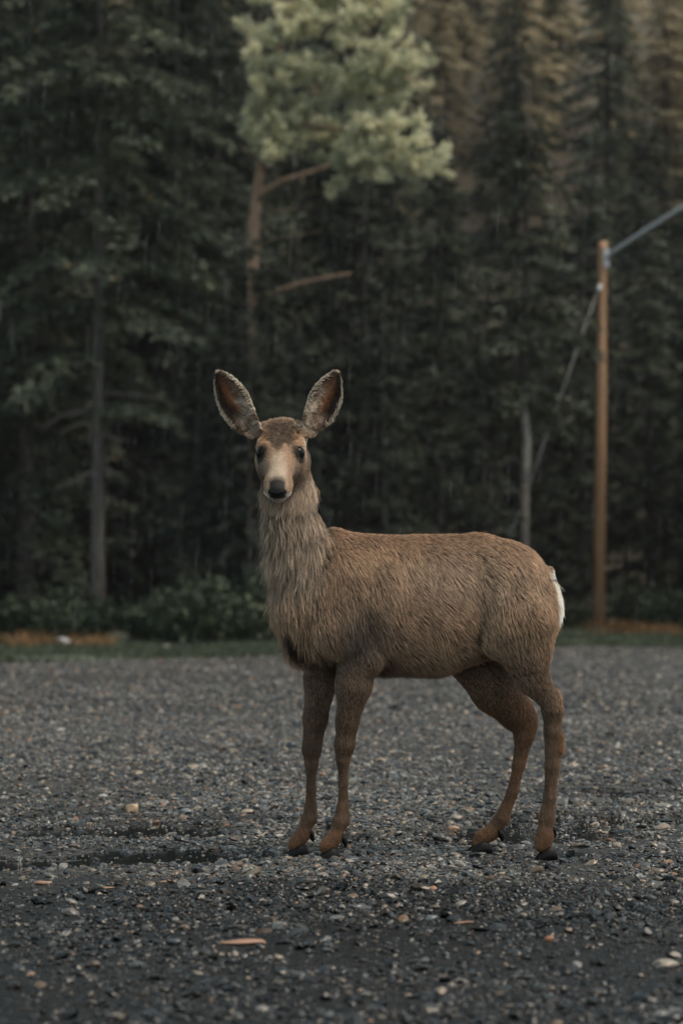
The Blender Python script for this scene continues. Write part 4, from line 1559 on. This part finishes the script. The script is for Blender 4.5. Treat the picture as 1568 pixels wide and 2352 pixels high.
c4 = np.ones((n, K, 4), np.float32)
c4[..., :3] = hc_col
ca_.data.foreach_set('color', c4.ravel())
m_fur, nt, b = attr_mat('deer_fur', .45, .18)
hcv.materials.append(m_fur)
fur = obj('fur', hcv, deer)

# ---- eyes, nose, hooves
v0, f0 = ICO3
m_eye = flat_mat('eye_dark', (.004, .0035, .0035), .13, .11)
for ce in EYES:
    e_o = obj('eye', mesh('eye', v0 * .0192 + (ce - OFF), f0, m_eye), deer)

m_nose, nt, b = new_mat('nose_leather')
b.inputs['Base Color'].default_value = (.007, .008, .009, 1)
b.inputs['Roughness'].default_value = .6
b.inputs['Specular IOR Level'].default_value = .10
vo = N(nt, 'ShaderNodeTexVoronoi', Scale=420.0)
bp = N(nt, 'ShaderNodeBump', Strength=.5, Distance=.001)
nt.links.new(vo.outputs['Distance'], bp.inputs['Height'])
nt.links.new(bp.outputs[0], b.inputs['Normal'])
NV = .0016
nl, nh = np.array((.19, -.04, -.12)), np.array((.275, .04, -.02))
nd = np.ceil((nh - nl) / NV).astype(int)
gg = np.stack(np.meshgrid(*[nl[i] + NV * np.arange(nd[i]) for i in range(3)], indexing='ij'), -1)


def ell(g, c, r):
    q = (g - np.array(c)) / np.array(r)
    l = np.linalg.norm(q, axis=-1)
    return (l - 1) * min(r)


nf = ell(gg, (.241, 0, -.058), (.021, .0208, .0095))
for s in (-1, 1):
    nf = smin(nf, ell(gg, (.239, s * .0155, -.060), (.018, .0085, .0095)), .006)
nf = smin(nf, ell(gg, (.241, 0, -.0665), (.017, .0075, .0085)), .007)
for s in (-1, 1):
    nf = np.maximum(nf, -ell(gg, (.258, s * .0165, -.061), (.012, .0045, .0032)))
NVt, NF_ = surface_nets(nf.astype(np.float32), nl, NV)
NW = POLL + NVt[:, :1] * hf + NVt[:, 1:2] * hr + NVt[:, 2:] * hu
if np.dot(np.cross(hf, hr), hu) < 0: NF_ = NF_[:, ::-1]
obj('nose', mesh('nose', NW - OFF, NF_.copy(), m_nose), deer)

m_hoof = flat_mat('hoof_horn', (.006, .0055, .0055), .5, .12)


def claw(toe, heel, half, side, tall):
    """One cloven claw: pointed at the toe, tall at the coronet, flat sole at z = 0."""
    toe, heel = np.array(toe), np.array(heel)
    ax = toe - heel
    ax[2] = 0
    Lc = np.linalg.norm(ax)
    ax /= Lc
    sd = np.array((-ax[1], ax[0], 0))
    V, F = [], []
    secs = [(-.12, .55, .55), (0.0, .9, .80), (.25, 1.0, 1.0), (.5, .92, .80), (.75, .66, .48), (.92, .36, .24), (1.0, .10, .10)]
    m = 9
    for t, ww, hh in secs:
        c = heel + ax * Lc * t + sd * side
        for j in range(m):
            an = math.pi * j / (m - 1)
            V.append(c + sd * (math.cos(an) * half * ww) + np.array((0, 0, .001 + math.sin(an) ** .7 * tall * hh)))
    for i in range(len(secs) - 1):
        for j in range(m - 1):
            F.append((i * m + j, i * m + j + 1, (i + 1) * m + j + 1, (i + 1) * m + j))
        F.append((i * m + m - 1, i * m, (i + 1) * m, (i + 1) * m + m - 1))
    F.append(tuple(range(m)))
    F.append(tuple((len(secs) - 1) * m + j for j in range(m - 1, -1, -1)))
    return V, F


for (tx, hx, dy, dvx, dvy, ddy) in [(730, 772, -.092, 790, 1928, -.078), (657, 700, -.002, 715, 1916, .010), (1224, 1262, -.065, 1270, 1905, -.05), (1071, 1122, .080, 1150, 1916, .088)]:
    th = np.array(((tx - 784) * MV, DY + dy - .012, 0.0))
    he = np.array(((hx - 784) * MV, DY + dy + .002, 0.0))
    v, f = merge([claw(th, he, .0130, -.0115, .036), claw(th, he, .0130, .0115, .036)])
    ho = obj('hoof', mesh('hoof', np.array(v) - OFF, f, m_hoof), deer)
    for s in (-1, 1):
        c = B(dvx, dvy, ddy + s * .011)
        d1 = c + np.array((.004, 0, -.020))
        v, f = tube([c + np.array((-.008, 0, .010)), c, c + np.array((.003, 0, -.012)), d1], [.008, .0085, .006, .002], 7)
        dc_ = obj('dewclaw', mesh('dewclaw', np.array(v) - OFF, f, m_hoof), ho)

# ------------------------------------------------------------------ falling rain
m_rain, nt, b = new_mat('rain_water')
b.inputs['Base Color'].default_value = (.75, .8, .85, 1)
b.inputs['Roughness'].default_value = .2
tr = N(nt, 'ShaderNodeBsdfTransparent')
ms = N(nt, 'ShaderNodeMixShader')
ms.inputs[0].default_value = .12
nt.links.new(tr.outputs[0], ms.inputs[1])
nt.links.new(b.outputs[0], ms.inputs[2])
nt.links.new(ms.outputs[0], nt.nodes['Material Output'].inputs['Surface'])
rg = np.random.default_rng(77)
nr = 9000
ry = rg.uniform(9 ** 2, 36 ** 2, nr) ** .5
rx = rg.uniform(-1, 1, nr) * (.18 * ry + .4)
rzz = rg.uniform(.1, 1, nr) * (.30 * ry + .9)
rl = rg.uniform(.07, .24, nr)
rdir = np.stack([.045 + rg.normal(0, .012, nr), rg.normal(0, .02, nr), np.ones(nr)], 1)
rw = rg.uniform(.0003, .0007, nr)
A0 = np.stack([rx, ry, rzz], 1)
ring = [np.array((math.cos(a), math.sin(a), 0)) for a in (0, 2.094, 4.189)]
RV = np.stack([A0] + [A0 + rdir * (rl * .35)[:, None] + g_ * rw[:, None] for g_ in ring] + [A0 + rdir * rl[:, None]], 1).reshape(-1, 3)
i5 = np.arange(nr)[:, None] * 5
RF = np.concatenate([np.concatenate([i5 + a, i5 + c, i5 + e], 1) for a, c, e in ((0, 2, 1), (0, 3, 2), (0, 1, 3), (4, 1, 2), (4, 2, 3), (4, 3, 1))])
tag(obj('rain', mesh('rain', RV, RF, m_rain)), 'thin falling rain in front of the dark forest', 'rain', kind='stuff')

# ------------------------------------------------------------------ rain haze: one even body of air round the whole place
HZ = [(x, y, z) for x in (-97, 97) for y in (-36, 153) for z in (-4, 74)]
m_haze = bpy.data.materials.new('haze_air')
m_haze.use_nodes = True
nt = m_haze.node_tree
nt.nodes.remove(nt.nodes['Principled BSDF'])
pv_ = N(nt, 'ShaderNodeVolumePrincipled')
pv_.inputs['Color'].default_value = (.86, .90, .95, 1)
pv_.inputs['Density'].default_value = HAZE
nt.links.new(pv_.outputs[0], nt.nodes['Material Output'].inputs['Volume'])
tag(obj('haze', mesh('haze', HZ, [(0, 1, 3, 2), (4, 6, 7, 5), (0, 4, 5, 1), (2, 3, 7, 6), (0, 2, 6, 4), (1, 5, 7, 3)], m_haze, False)), 'thin rain haze hanging in the air of the clearing', 'haze', kind='stuff')
